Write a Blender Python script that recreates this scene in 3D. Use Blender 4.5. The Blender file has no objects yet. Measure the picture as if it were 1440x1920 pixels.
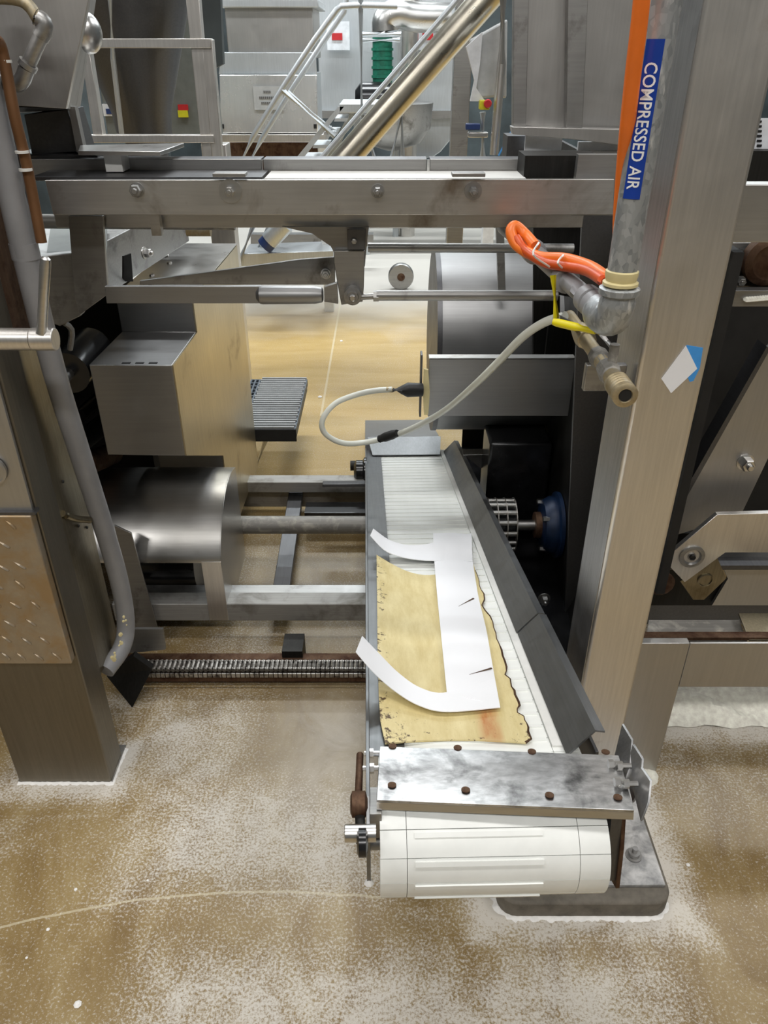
import bpy, bmesh, math, random
from math import radians, sin, cos, pi
from mathutils import Vector, Matrix
random.seed(7)
SC = bpy.context.scene
COL = SC.collection
# ------------------------------------------------------------------ camera
PITCH = radians(31.1); FPX = 1442.0; CAMZ = 1.6
cam = bpy.data.cameras.new('camera'); cam.sensor_fit = 'VERTICAL'; cam.sensor_height = 24
cam.lens = 24 * FPX / 1920; cam.clip_start = .02; cam.clip_end = 60
camo = bpy.data.objects.new('camera', cam); COL.objects.link(camo)
camo.location = (0, 0, CAMZ); camo.rotation_euler = (pi / 2 - PITCH, 0, 0); SC.camera = camo
# ------------------------------------------------------------------ world, lights, exposure
w = bpy.data.worlds.new('world'); SC.world = w; w.use_nodes = True
w.node_tree.nodes['Background'].inputs[0].default_value = (.75, .82, .9, 1)
w.node_tree.nodes['Background'].inputs[1].default_value = .25
SC.view_settings.view_transform = 'Standard'; SC.view_settings.look = 'None'
SC.view_settings.gamma = 1; SC.view_settings.use_curve_mapping = False
SC.view_settings.exposure = 0.5
for ly, e, cols in ((-1.6, 42, (1, .98, .95)), (1.0, 27, (1, .98, .96)), (4.2, 44, (.95, .98, 1)), (7.2, 66, (.9, .97, 1)), (9.6, 50, (.9, .97, 1))):
    for lx in (-3.1, -.3, 2.6):
        la = bpy.data.lights.new('ceiling_lamp', 'AREA'); la.shape = 'RECTANGLE'; la.size = 1.5; la.size_y = .35
        la.energy = e; la.color = cols
        lo = bpy.data.objects.new('ceiling_lamp', la); COL.objects.link(lo); lo.location = (lx, ly, 4.05)

# ------------------------------------------------------------------ pixel -> point on a known plane
ct, st = cos(PITCH), sin(PITCH); CAM = Vector((0, 0, CAMZ))
def ray(px, py):
    u = (px - 720) / FPX; v = (py - 960) / FPX
    return Vector((u, ct - v * st, -st - v * ct))
def P(px, py, Y=None, Z=None, X=None, D=None):
    r = ray(px, py)
    t = D if D else (Y / r.y if Y is not None else ((Z - CAMZ) / r.z if Z is not None else X / r.x))
    return CAM + r * t
# conveyor frame (a straight incline that drops away from the viewer)
CO = P(720, 1407, D=1.27); CD = Vector((-.025, 1.029, -.2303)).normalized()
CX = Vector((CD.y, -CD.x, 0)).normalized(); CN = CX.cross(CD)
def LC(px, py, n=0.0):
    r = ray(px, py); t = (CO + CN * n - CAM).dot(CN) / r.dot(CN); q = CAM + r * t - CO
    return Vector((q.dot(CX), q.dot(CD), n))
def WC(v): return CO + CX * v[0] + CD * v[1] + CN * v[2]

# ------------------------------------------------------------------ materials
MATS = {}
def nt(name):
    m = bpy.data.materials.new(name); m.use_nodes = True; MATS[name] = m
    return m, m.node_tree, m.node_tree.nodes['Principled BSDF']
def N(t, k, **kw):
    n = t.nodes.new(k)
    for a, b in kw.items():
        if a.startswith('i_'): n.inputs[int(a[2:]) if a[2:].isdigit() else a[2:]].default_value = b
        else: setattr(n, a, b)
    return n
def rgba(c): return (c[0], c[1], c[2], 1)
def srgb(r, g, b):
    f = lambda x: ((x / 255 + .055) / 1.055) ** 2.4 if x > 10 else x / 255 / 12.92
    return (f(r), f(g), f(b))
def ramp(t, fac, stops):
    r = t.nodes.new('ShaderNodeValToRGB'); e = r.color_ramp.elements
    while len(e) < len(stops): e.new(.5)
    for k, (p, c) in enumerate(stops): e[k].position = p; e[k].color = rgba(c) if len(c) == 3 else c
    t.links.new(fac, r.inputs[0]); return r.outputs[0]
def noise(t, vec, scale, detail=4, rough=.55, dist=0):
    n = N(t, 'ShaderNodeTexNoise'); n.inputs['Scale'].default_value = scale; n.inputs['Detail'].default_value = detail
    n.inputs['Roughness'].default_value = rough; n.inputs['Distortion'].default_value = dist
    if vec is not None: t.links.new(vec, n.inputs['Vector'])
    return n.outputs[0]
def mixc(t, fac, a, b, mode='MIX'):
    m = t.nodes.new('ShaderNodeMix'); m.data_type = 'RGBA'; m.blend_type = mode
    for s, v in ((0, fac), (6, a), (7, b)):
        if hasattr(v, 'is_linked') or hasattr(v, 'links'): t.links.new(v, m.inputs[s])
        else: m.inputs[s].default_value = v if s == 0 else rgba(v)
    return m.outputs[2]
def coords(t, scale=(1, 1, 1), space='Object'):
    tc = N(t, 'ShaderNodeTexCoord'); mp = N(t, 'ShaderNodeMapping'); mp.inputs['Scale'].default_value = scale
    t.links.new(tc.outputs[space], mp.inputs[0]); return mp.outputs[0]
def bump(t, p, h, strength, dist=.002):
    b = N(t, 'ShaderNodeBump'); b.inputs['Strength'].default_value = strength; b.inputs['Distance'].default_value = dist
    t.links.new(h, b.inputs['Height']); t.links.new(b.outputs[0], p.inputs['Normal'])
def steel(name, col, rough=.38, metal=.9, streak=(30, 30, 1.2), var=.35, dirt=None, dirt_amt=.45, dscale=9):
    m, t, p = nt(name)
    var *= .55; metal = min(1, metal + .08)
    p.inputs['Metallic'].default_value = metal
    s = noise(t, coords(t, streak), 5.5, 5, .6)
    d = noise(t, coords(t), dscale, 6, .62, .4)
    lo = tuple(c * (1 - var) for c in col); hi = tuple(min(1, c * (1 + var)) for c in col)
    base = ramp(t, s, ((.25, lo), (.75, hi)))
    if dirt:
        f = ramp(t, d, ((dirt_amt, (0, 0, 0)), (dirt_amt + .22, (.85, .85, .85))))
        base = mixc(t, f, base, dirt)
    t.links.new(base, p.inputs['Base Color'])
    rr = N(t, 'ShaderNodeMapRange'); rr.inputs[3].default_value = max(.05, rough - .1); rr.inputs[4].default_value = rough + .16
    t.links.new(d, rr.inputs[0]); t.links.new(rr.outputs[0], p.inputs['Roughness'])
    bump(t, p, s, .12, .0008)
    return m
def plain(name, col, rough=.5, metal=0, var=.12, scale=20, bmp=.0, spec=None, trans=0):
    m, t, p = nt(name)
    s = noise(t, coords(t), scale, 5, .6)
    t.links.new(ramp(t, s, ((.3, tuple(c * (1 - var) for c in col)), (.7, tuple(min(1, c * (1 + var)) for c in col)))), p.inputs['Base Color'])
    p.inputs['Roughness'].default_value = rough; p.inputs['Metallic'].default_value = metal
    if trans: p.inputs['Transmission Weight'].default_value = trans
    if bmp: bump(t, p, s, bmp)
    return m
BX, BZ, BY = (1.2, 30, 30), (30, 30, 1.2), (30, 1.2, 30)
M = MATS
steel('steel_beam', (.58, .57, .55), .36, .9, BX, .16, srgb(110, 92, 66), .56, 7)
steel('steel_rail', (.40, .39, .37), .6, .6, BX, .25, srgb(120, 116, 106), .5, 12)
steel('steel_dull', (.37, .365, .355), .42, .88, BX, .2, srgb(60, 52, 42), .55, 8)
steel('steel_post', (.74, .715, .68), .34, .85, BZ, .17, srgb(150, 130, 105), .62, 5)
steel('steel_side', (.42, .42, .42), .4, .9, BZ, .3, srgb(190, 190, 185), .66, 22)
steel('steel_column', (.20, .18, .145), .4, .85, BZ, .2)
steel('steel_olive', (.30, .265, .19), .33, .9, BZ, .35, srgb(78, 64, 36), .5, 4)
steel('steel_bright', (.66, .65, .63), .28, .95, BX, .15)
steel('steel_guard', (.62, .61, .59), .30, .95, BX, .12)
steel('steel_box', (.36, .36, .36), .42, .9, BX, .1)
steel('steel_floor_reflect', (.62, .55, .40), .32, .92, BZ, .2, srgb(120, 96, 56), .6, 5)  # stainless tinted gold: the floor's reflection is put into the colour
steel('steel_dark', (.14, .14, .145), .42, .85, BY, .2)
steel('steel_flare', (.25, .255, .26), .40, .85, BY, .18, srgb(120, 120, 120), .7, 30)
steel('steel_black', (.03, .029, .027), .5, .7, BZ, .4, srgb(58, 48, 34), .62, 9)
steel('steel_far', (.60, .63, .65), .4, .6, BZ, .15)
steel('steel_bin', (.82, .82, .81), .22, .6, BZ, .14)  # paler steel: the bright reflection on the bin flap is put into the colour
steel('steel_hopper', (.47, .46, .445), .42, .85, BZ, .1)
steel('worn_plate', (.58, .58, .58), .30, .9, (6, 14, 6), .7, srgb(58, 58, 58), .5, 14)
steel('rusty', (.13, .075, .045), .6, .6, BZ, .5, srgb(60, 30, 18), .45, 20)
steel('floury_steel', (.30, .29, .27), .6, .6, BX, .35, srgb(205, 200, 190), .5, 26)
steel('dusted_plate', (.34, .34, .34), .6, .3, (6, 6, 6), .35, srgb(225, 224, 222), .42, 22)
steel('brass', (.46, .38, .24), .5, .75, BY, .3, srgb(190, 185, 170), .5, 40)
steel('chain', (.42, .40, .37), .45, .85, BX, .4, srgb(50, 38, 28), .45, 60)
steel('tread', (.44, .38, .30), .45, .75, (5, 5, 5), .2, srgb(176, 150, 112), .42, 14)
steel('brushed_pipe', (.60, .56, .47), .28, .95, BZ, .1)
def galv():
    m, t, p = nt('galvanised')
    v = N(t, 'ShaderNodeTexVoronoi'); v.inputs['Scale'].default_value = 160
    t.links.new(coords(t, (1, 1, .6)), v.inputs['Vector'])
    c = ramp(t, v.outputs['Color'], ((.1, (.30, .32, .33)), (.9, (.50, .52, .53))))
    d = noise(t, coords(t, (1, 1, .3)), 60, 5)
    c = mixc(t, ramp(t, d, ((.6, (0, 0, 0)), (.68, (.9, .9, .9)))), c, (.8, .8, .78))
    t.links.new(c, p.inputs['Base Color']); p.inputs['Metallic'].default_value = .55; p.inputs['Roughness'].default_value = .45
galv()
plain('grey_pvc', srgb(140, 140, 142), .42, 0, .1, 12)
plain('brown_pipe', srgb(120, 84, 54), .45, .3, .15, 14)
plain('orange_cable', srgb(242, 122, 42), .38, 0, .08, 20)
plain('orange_band', srgb(205, 80, 25), .4)
plain('yellow_grip', srgb(238, 222, 20), .4, 0, .05)
plain('white_plastic', srgb(228, 228, 224), .38, 0, .05, 30)
plain('belt_white', srgb(236, 238, 234), .42, 0, .06, 14)
plain('paper_white', srgb(244, 245, 248), .55, 0, .015, 8)
plain('cream', srgb(214, 200, 150), .5)
plain('flour', srgb(240, 235, 222), .95, 0, .2, 60, .6)
plain('flour_white', srgb(240, 238, 234), .95, 0, .08, 60, .5)
plain('black_rubber', srgb(28, 28, 29), .5, 0, .3, 30)
plain('grease', (.012, .012, .013), .22, .2, .5, 20)
plain('interior_shade', (.010, .0095, .009), .7, 0, .5, 10)  # near-black standing in for shade inside machines and openings
plain('grating', srgb(92, 100, 108), .5, .3, .3, 80)
plain('blue_tape', srgb(70, 155, 230), .5)
plain('blue_paint', srgb(16, 38, 68), .45, .2, .3, 30)
plain('sticker_blue', srgb(22, 62, 158), .35, 0, .04)
plain('letter_white', (.9, .9, .92), .4)
plain('tube_clear', srgb(222, 224, 214), .3, 0, .05, 10)
plain('green_hose', srgb(30, 110, 88), .4, 0, .3, 30)
plain('sign_red', srgb(190, 40, 45), .5); plain('sign_yellow', srgb(210, 205, 40), .5); plain('sign_white', srgb(225, 228, 232), .5)
plain('sign_grey', srgb(176, 178, 178), .5); plain('ink', srgb(90, 88, 86), .6)
plain('wall_paint', srgb(96, 100, 102), .7); plain('ceiling_paint', srgb(92, 92, 92), .8)
plain('back_dark', srgb(62, 70, 72), .6, 0, .5, 2)
plain('grey_paint', srgb(108, 112, 108), .5)
plain('concrete', srgb(112, 106, 96), .8, 0, .35, 22, .5)
plain('blue_plastic', srgb(40, 60, 110), .4)

def cardboard():
    m, t, p = nt('cream_board')
    a = noise(t, coords(t, (2.5, .6, 1)), 14, 8, .7); b = noise(t, coords(t), 55, 8, .75, .3)
    c = ramp(t, a, ((.3, srgb(205, 186, 128)), (.7, srgb(232, 218, 168))))
    # chips at the left and lower margin: the sheet is worn there
    tc = N(t, 'ShaderNodeTexCoord'); sp = N(t, 'ShaderNodeSeparateXYZ'); t.links.new(tc.outputs['Generated'], sp.inputs[0])
    def f(sock, pts): return ramp(t, sock, [(q, (v, v, v)) for q, v in pts])
    ex = f(sp.outputs[0], ((0, .16), (.12, .07), (.3, 0), (.93, 0), (1, .07))); ey = f(sp.outputs[1], ((0, .10), (.25, .02), (.5, -.0)))
    add = N(t, 'ShaderNodeMath', operation='ADD'); t.links.new(ex, add.inputs[0]); t.links.new(ey, add.inputs[1])
    ad2 = N(t, 'ShaderNodeMath', operation='ADD'); t.links.new(add.outputs[0], ad2.inputs[0]); t.links.new(b, ad2.inputs[1])
    chip = f(ad2.outputs[0], ((.70, 0), (.72, .95)))
    c = mixc(t, chip, c, srgb(82, 62, 44))
    # rust smear near the front right
    def band(sock, a0, a1, b1, b0): return f(sock, ((a0, 0), (a1, 1), (b1, 1), (b0, 0)))
    mu = N(t, 'ShaderNodeMath', operation='MULTIPLY'); t.links.new(band(sp.outputs[0], .66, .72, .80, .84), mu.inputs[0]); t.links.new(band(sp.outputs[1], .0, .03, .12, .2), mu.inputs[1])
    mu2 = N(t, 'ShaderNodeMath', operation='MULTIPLY'); t.links.new(mu.outputs[0], mu2.inputs[0]); t.links.new(f(a, ((.3, .1), (.6, 1))), mu2.inputs[1])
    c = mixc(t, mu2.outputs[0], c, srgb(190, 128, 74))
    t.links.new(c, p.inputs['Base Color']); p.inputs['Roughness'].default_value = .5; bump(t, p, b, .25)
cardboard()

def floor_mat():
    m, t, p = nt('floor_resin')
    tc = N(t, 'ShaderNodeTexCoord'); O = tc.outputs['Object']
    sep = N(t, 'ShaderNodeSeparateXYZ'); t.links.new(O, sep.inputs[0])
    def f(sock, pts): return ramp(t, sock, [(q, (v, v, v)) for q, v in pts])
    def math(op, a, b=None):
        n = N(t, 'ShaderNodeMath', operation=op)
        for k, v in enumerate((a, b)):
            if v is None: continue
            if isinstance(v, (int, float)): n.inputs[k].default_value = v
            else: t.links.new(v, n.inputs[k])
        return n.outputs[0]
    big = noise(t, O, 1.7, 5, .6, .6); mid = noise(t, coords(t, (1, .45, 1)), 7, 7, .65, 1.2)
    fine = noise(t, O, 170, 4, .75); streaks = noise(t, coords(t, (.45, 2.6, 1)), 3.2, 6, .65, .8)
    base = ramp(t, mid, ((.25, srgb(118, 94, 54)), (.5, srgb(144, 122, 80)), (.75, srgb(164, 145, 104))))
    gold = ramp(t, streaks, ((.3, srgb(178, 146, 82)), (.7, srgb(196, 168, 108))))
    far = N(t, 'ShaderNodeMapRange'); far.inputs[1].default_value = 2.4; far.inputs[2].default_value = 3.0
    t.links.new(sep.outputs[1], far.inputs[0])
    base = mixc(t, far.outputs[0], base, gold)
    # flour dust: patchy film, speckled, thick against the footings
    def rect(cx, cy, hx, hy, fall):
        dx = math('SUBTRACT', math('ABSOLUTE', math('SUBTRACT', sep.outputs[0], cx)), hx)
        dy = math('SUBTRACT', math('ABSOLUTE', math('SUBTRACT', sep.outputs[1], cy)), hy)
        d = math('MAXIMUM', math('MAXIMUM', dx, dy), 0)
        n = N(t, 'ShaderNodeMapRange'); n.inputs[1].default_value = 0; n.inputs[2].default_value = fall; n.inputs[3].default_value = 1; n.inputs[4].default_value = 0
        t.links.new(d, n.inputs[0]); return n.outputs[0]
    foot = math('MAXIMUM', rect(.43, 1.15, .19, .18, .10), math('MAXIMUM', rect(-.81, 1.365, .11, .04, .09), rect(.85, 1.58, .25, .05, .14)))
    foot = math('MAXIMUM', foot, math('MULTIPLY', rect(-.52, 1.45, .02, .04, .22), .62))
    nz = f(noise(t, O, 9, 7, .7, 1.0), ((.3, .3), (.68, 1)))
    foot = math('MULTIPLY', foot, nz)
    zones = math('MAXIMUM', math('MULTIPLY', rect(-.28, 1.17, .20, .05, .20), .60), math('MULTIPLY', rect(.05, .78, .45, .03, .16), .60))
    zones = math('MULTIPLY', zones, nz)
    patch = f(big, ((.48, 0), (.75, .40)))
    patch = math('ADD', patch, math('MULTIPLY', f(streaks, ((.55, 0), (.8, .26))), 1))
    near = N(t, 'ShaderNodeMapRange'); near.inputs[1].default_value = 2.0; near.inputs[2].default_value = 2.6; near.inputs[3].default_value = 1; near.inputs[4].default_value = .25
    t.links.new(sep.outputs[1], near.inputs[0])
    patch = math('MULTIPLY', patch, near.outputs[0])
    amt = math('MAXIMUM', math('MAXIMUM', patch, zones), foot)
    thr = math('SUBTRACT', 1.0, math('MULTIPLY', amt, .54))
    sp = math('MULTIPLY', math('ADD', math('MULTIPLY', fine, 1.25), math('MULTIPLY', mid, .12)), .95)
    n = N(t, 'ShaderNodeMapRange'); t.links.new(sp, n.inputs[0]); t.links.new(math('SUBTRACT', thr, .30), n.inputs[1]); t.links.new(math('ADD', thr, -.08), n.inputs[2])
    dust = math('MULTIPLY', n.outputs[0], .78)
    dust = math('MAXIMUM', dust, math('MULTIPLY', math('MULTIPLY', foot, foot), .9))
    dust = math('MAXIMUM', dust, math('MULTIPLY', patch, .12))
    dust = math('MAXIMUM', dust, math('MULTIPLY', math('MULTIPLY', rect(-.10, 1.40, .08, .14, .16), .55), nz))
    base = mixc(t, dust, base, srgb(224, 220, 212))
    # pale far zone where flour covers the floor by the machines behind
    fz = N(t, 'ShaderNodeMapRange'); fz.inputs[1].default_value = 5.2; fz.inputs[2].default_value = 6.3
    t.links.new(math('ADD', sep.outputs[1], math('MULTIPLY', big, .8)), fz.inputs[0])
    base = mixc(t, math('MULTIPLY', fz.outputs[0], .85), base, srgb(214, 212, 208))
    # pale arc left by a wheel in the foreground; a pale joint far off
    r2 = math('SQRT', math('ADD', math('POWER', math('SUBTRACT', sep.outputs[0], -.25), 2), math('POWER', math('SUBTRACT', sep.outputs[1], -1.0), 2)))
    arc = math('LESS_THAN', math('ABSOLUTE', math('SUBTRACT', math('ADD', r2, math('MULTIPLY', mid, .012)), 2.03)), .0028)
    arc = math('MULTIPLY', math('MULTIPLY', arc, math('LESS_THAN', sep.outputs[0], .0)), math('LESS_THAN', sep.outputs[1], 1.2))
    jn = math('LESS_THAN', math('ABSOLUTE', math('SUBTRACT', sep.outputs[0], -.32)), .006)
    jn = math('MULTIPLY', math('MULTIPLY', jn, math('GREATER_THAN', sep.outputs[1], 3.6)), .6)
    base = mixc(t, math('MULTIPLY', math('MAXIMUM', math('MULTIPLY', arc, .55), jn), .8), base, srgb(222, 214, 188))
    t.links.new(base, p.inputs['Base Color'])
    rr = math('ADD', math('MULTIPLY', dust, .45), math('ADD', math('MULTIPLY', big, .15), .27))
    t.links.new(rr, p.inputs['Roughness'])
    p.inputs['Specular IOR Level'].default_value = .55
    bump(t, p, math('ADD', fine, math('MULTIPLY', mid, .6)), .3, .0018)
floor_mat()

# ------------------------------------------------------------------ mesh collector
class B:
    def __init__(s): s.V = []; s.F = []
    def add(s, vs, fs):
        o = len(s.V); s.V += [Vector(v) for v in vs]; s.F += [tuple(i + o for i in f) for f in fs]; return s
    def hexa(s, v):
        return s.add(v, [(0, 1, 2, 3), (4, 7, 6, 5), (0, 4, 5, 1), (1, 5, 6, 2), (2, 6, 7, 3), (3, 7, 4, 0)])
    def box(s, x0, x1, y0, y1, z0, z1):
        return s.hexa([(x0, y0, z0), (x1, y0, z0), (x1, y1, z0), (x0, y1, z0), (x0, y0, z1), (x1, y0, z1), (x1, y1, z1), (x0, y1, z1)])
    def prism(s, poly, vec):
        n = len(poly); vec = Vector(vec); a = [Vector(q) for q in poly]; b = [q + vec for q in a]
        return s.add(a + b, [tuple(range(n)), tuple(range(2 * n - 1, n - 1, -1))] + [(i, (i + 1) % n, n + (i + 1) % n, n + i) for i in range(n)])
    def frame(s, d):
        d = d.normalized(); u = Vector((0, 0, 1)) if abs(d.z) < .9 else Vector((1, 0, 0))
        a = d.cross(u).normalized(); return a, a.cross(d).normalized()
    def lathe(s, o, ax, prof, seg=20, ph=0):
        o = Vector(o); ax = Vector(ax).normalized(); a, b = s.frame(ax); vs = []; n = len(prof)
        for r, h in prof:
            for k in range(seg):
                t = 2 * pi * k / seg + ph; vs.append(o + ax * h + a * (r * cos(t)) + b * (r * sin(t)))
        fs = [(i * seg + k, i * seg + (k + 1) % seg, (i + 1) * seg + (k + 1) % seg, (i + 1) * seg + k) for i in range(n - 1) for k in range(seg)]
        fs += [tuple(range(seg - 1, -1, -1)), tuple(range((n - 1) * seg, n * seg))]
        return s.add(vs, fs)
    def cyl(s, p0, p1, r, r1=None, seg=18, ph=0):
        p0 = Vector(p0); p1 = Vector(p1); return s.lathe(p0, p1 - p0, [(r, 0), (r if r1 is None else r1, (p1 - p0).length)], seg, ph)
    def tube(s, pts, r, seg=10, sub=0):
        pts = [Vector(q) for q in pts]
        if sub:
            q = [pts[0] * 2 - pts[1]] + pts + [pts[-1] * 2 - pts[-2]]; out = []
            for i in range(1, len(q) - 2):
                for k in range(sub):
                    t = k / sub; a, b, c, d = q[i - 1:i + 3]
                    out.append(.5 * ((2 * b) + (c - a) * t + (2 * a - 5 * b + 4 * c - d) * t * t + (3 * b - a - 3 * c + d) * t ** 3))
            pts = out + [pts[-1]]
        vs = []; n = len(pts); a = None
        for i, c in enumerate(pts):
            d = (pts[min(i + 1, n - 1)] - pts[max(i - 1, 0)]).normalized()
            if a is None: a, b = s.frame(d)
            else: a = (a - d * a.dot(d)).normalized(); b = d.cross(a)
            rr = r[i * (len(r) - 1) // (n - 1)] if isinstance(r, (list, tuple)) else r
            for k in range(seg):
                t = 2 * pi * k / seg; vs.append(c + a * (rr * cos(t)) + b * (rr * sin(t)))
        fs = [(i * seg + k, i * seg + (k + 1) % seg, (i + 1) * seg + (k + 1) % seg, (i + 1) * seg + k) for i in range(n - 1) for k in range(seg)]
        fs += [tuple(range(seg - 1, -1, -1)), tuple(range((n - 1) * seg, n * seg))]
        return s.add(vs, fs)
    def sheet(s, rows, th):            # rows of points, th = thickness vector
        th = Vector(th); R = len(rows); Cn = len(rows[0]); top = [Vector(q) for r in rows for q in r]; bot = [q - th for q in top]; o = R * Cn
        fs = []
        for i in range(R - 1):
            for j in range(Cn - 1):
                q = (i * Cn + j, i * Cn + j + 1, (i + 1) * Cn + j + 1, (i + 1) * Cn + j); fs.append(q); fs.append(tuple(o + k for k in reversed(q)))
        edge = [(0, j) for j in range(Cn)] + [(i, Cn - 1) for i in range(1, R)] + [(R - 1, j) for j in range(Cn - 2, -1, -1)] + [(i, 0) for i in range(R - 2, 0, -1)]
        e = [i * Cn + j for i, j in edge]
        for k in range(len(e)): a, b = e[k], e[(k + 1) % len(e)]; fs.append((a, b, o + b, o + a))
        return s.add(top + bot, fs)
    # pixel outline on a plane, with thickness
    def pl(s, pts, th, Y=None, X=None, Z=None):
        q = [P(a, b, Y=Y, X=X, Z=Z) for a, b in pts]
        return s.prism(q, (0, th, 0) if Y is not None else ((th, 0, 0) if X is not None else (0, 0, th)))
    def fb(s, l, t_, r, b, Y, dy):     # axis-aligned box from the pixel corners of its front face
        a = P(l, t_, Y=Y); c = P(r, b, Y=Y); return s.box(a.x, c.x, Y, Y + dy, c.z, a.z)

POS = {}; KIDS = {}; ROOTS = []
def mesh_obj(name, b, mat, bev=0, smooth=True, centre=True):
    c = Vector((0, 0, 0))
    if centre:
        lo = [min(v[k] for v in b.V) for k in range(3)]; hi = [max(v[k] for v in b.V) for k in range(3)]
        c = Vector([(lo[k] + hi[k]) / 2 for k in range(3)])
    me = bpy.data.meshes.new(name); me.from_pydata([v - c for v in b.V], [], b.F)
    bm = bmesh.new(); bm.from_mesh(me); bmesh.ops.recalc_face_normals(bm, faces=bm.faces); bm.to_mesh(me); bm.free()
    if smooth:
        me.polygons.foreach_set('use_smooth', [True] * len(me.polygons)); me.set_sharp_from_angle(angle=radians(38))
    me.materials.append(M[mat]); o = bpy.data.objects.new(name, me); COL.objects.link(o)
    if bev:
        md = o.modifiers.new('bevel', 'BEVEL'); md.width = bev; md.segments = 2; md.limit_method = 'ANGLE'; md.angle_limit = radians(50); md.use_clamp_overlap = True
    POS[o] = c; KIDS[o] = []
    return o
class T:
    def __init__(s, name, label, cat, group=None, world=None):
        s.o = bpy.data.objects.new(name, None); COL.objects.link(s.o); s.o.empty_display_size = .05
        s.o['label'] = label; s.o['category'] = cat
        if group: s.o['group'] = group
        s.world = world; s.parts = []; ROOTS.append(s)
    def p(s, name, b, mat, parent=None, label=None, bev=0, stuff=False, smooth=True):
        o = mesh_obj(name, b, mat, bev, smooth); o.parent = parent or s.o; s.parts.append((o, parent))
        if label: o['label'] = label
        if stuff: o['kind'] = 'stuff'
        return o
    def dup(s, o, delta, parent=None, rot=None):
        c = o.copy(); COL.objects.link(c); POS[c] = POS[o] + Vector(delta); KIDS[c] = []
        c.parent = parent or s.o; s.parts.append((c, parent))
        if rot is not None: c.rotation_euler = rot
        return c
    def close(s):
        if s.world is not None:
            s.o.matrix_world = s.world; base = Vector((0, 0, 0))
        else:
            tops = [o for o, p_ in s.parts]; lo = Vector((1e9,) * 3); hi = Vector((-1e9,) * 3)
            for o in tops:
                for v in o.bound_box:
                    q = POS[o] + Vector(v)
                    for k in range(3): lo[k] = min(lo[k], q[k]); hi[k] = max(hi[k], q[k])
            base = Vector(((lo.x + hi.x) / 2, (lo.y + hi.y) / 2, lo.z)); s.o.location = base
        for o, par in s.parts: o.location = POS[o] - (POS[par] if par else base)
def S(name, label, cat, b, mat, group=None, bev=0, stuff=False, smooth=True):
    o = mesh_obj(name, b, mat, bev, smooth); o.location = POS[o]; o['label'] = label; o['category'] = cat
    if group: o['group'] = group
    if stuff: o['kind'] = 'stuff'
    return o
def structure(name, b, mat, label=None):
    o = mesh_obj(name, b, mat, 0, False, centre=False); o['kind'] = 'structure'
    if label: o['label'] = label
    return o

# ------------------------------------------------------------------ the room
structure('floor', B().box(-7, 7, -4, 12, -.08, 0), 'floor_resin')
structure('wall_back', B().box(-7, 7, 12, 12.15, 0, 4.3), 'back_dark')
structure('wall_left', B().box(-7.15, -7, -4, 12.15, 0, 4.3), 'wall_paint')
structure('wall_right', B().box(7, 7.15, -4, 12.15, 0, 4.3), 'wall_paint')
structure('wall_front', B().box(-7.15, 7.15, -4.15, -4, 0, 4.3), 'wall_paint')
structure('ceiling', B().box(-7.15, 7.15, -4.15, 12.15, 4.3, 4.4), 'ceiling_paint')

def hexbolt(c, ax, r, h, washer=0):
    b = B(); c = Vector(c); ax = Vector(ax).normalized()
    if washer: b.lathe(c, ax, [(washer, 0), (washer, .003)], 20)
    b.lathe(c + ax * (.003 if washer else 0), ax, [(r, 0), (r, h * .85), (r * .85, h)], 6)
    b.lathe(c + ax * h, ax, [(r * .5, 0), (r * .5, h * .5), (r * .38, h * .65)], 12)
    return b
FR = (0, -1, 0)

# ================================================================== 1. inclined outfeed conveyor
CM = Matrix.Translation(CO) @ Matrix((CX, CD, CN)).transposed().to_4x4()
cv = T('belt_conveyor', 'inclined narrow conveyor with white slatted belt and dark steel side rails in the foreground', 'conveyor', world=CM)
R0 = .078; YC = -.12
# belt modules
sl = B(); sl.box(-.010, .0281, -.0190, .0190, -.007, 0); sl.box(.029, .278, -.0185, .0185, -.007, 0); sl.box(.2790, .323, -.0185, .0185, -.007, 0)
sl.box(.033, .274, .009, .0165, 0, .0028)
first = None
PIT = .039
k = 0; y = YC + .01
while y < 2.04:
    if first is None: first = cv.p('belt_slat', sl, 'belt_white', smooth=False); POS[first] = POS[first] + Vector((0, y, 0))
    else: cv.dup(first, (0, y - y0_, 0))
    if k == 0: y0_ = y
    y += PIT; k += 1
base_c = POS[first] - Vector((0, y0_, 0))
nw = 7
cs = B(); RA = R0
def arcblock(x0, x1, a0, a1, r0, r1, n=5):
    rows = [[Vector((x0, YC - r1 * sin(a0 + (a1 - a0) * k / n), -R0 + r1 * cos(a0 + (a1 - a0) * k / n))), Vector((x1, YC - r1 * sin(a0 + (a1 - a0) * k / n), -R0 + r1 * cos(a0 + (a1 - a0) * k / n)))] for k in range(n + 1)]
    low = [[Vector((q.x, YC + (q.y - YC) * r0 / r1, -R0 + (q.z + R0) * r0 / r1)) for q in r] for r in rows]
    vs = [q for r in rows for q in r] + [q for r in low for q in r]; o = 2 * (n + 1)
    fs = [(2 * k, 2 * k + 1, 2 * k + 3, 2 * k + 2) for k in range(n)] + [(o + 2 * k + 2, o + 2 * k + 3, o + 2 * k + 1, o + 2 * k) for k in range(n)]
    fs += [(2 * k, 2 * k + 2, o + 2 * k + 2, o + 2 * k) for k in range(n)] + [(2 * k + 3, 2 * k + 1, o + 2 * k + 1, o + 2 * k + 3) for k in range(n)]
    fs += [(0, o, o + 1, 1), (2 * n, 2 * n + 1, o + 2 * n + 1, o + 2 * n)]
    cs.add(vs, fs)
da = PIT / R0
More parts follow.
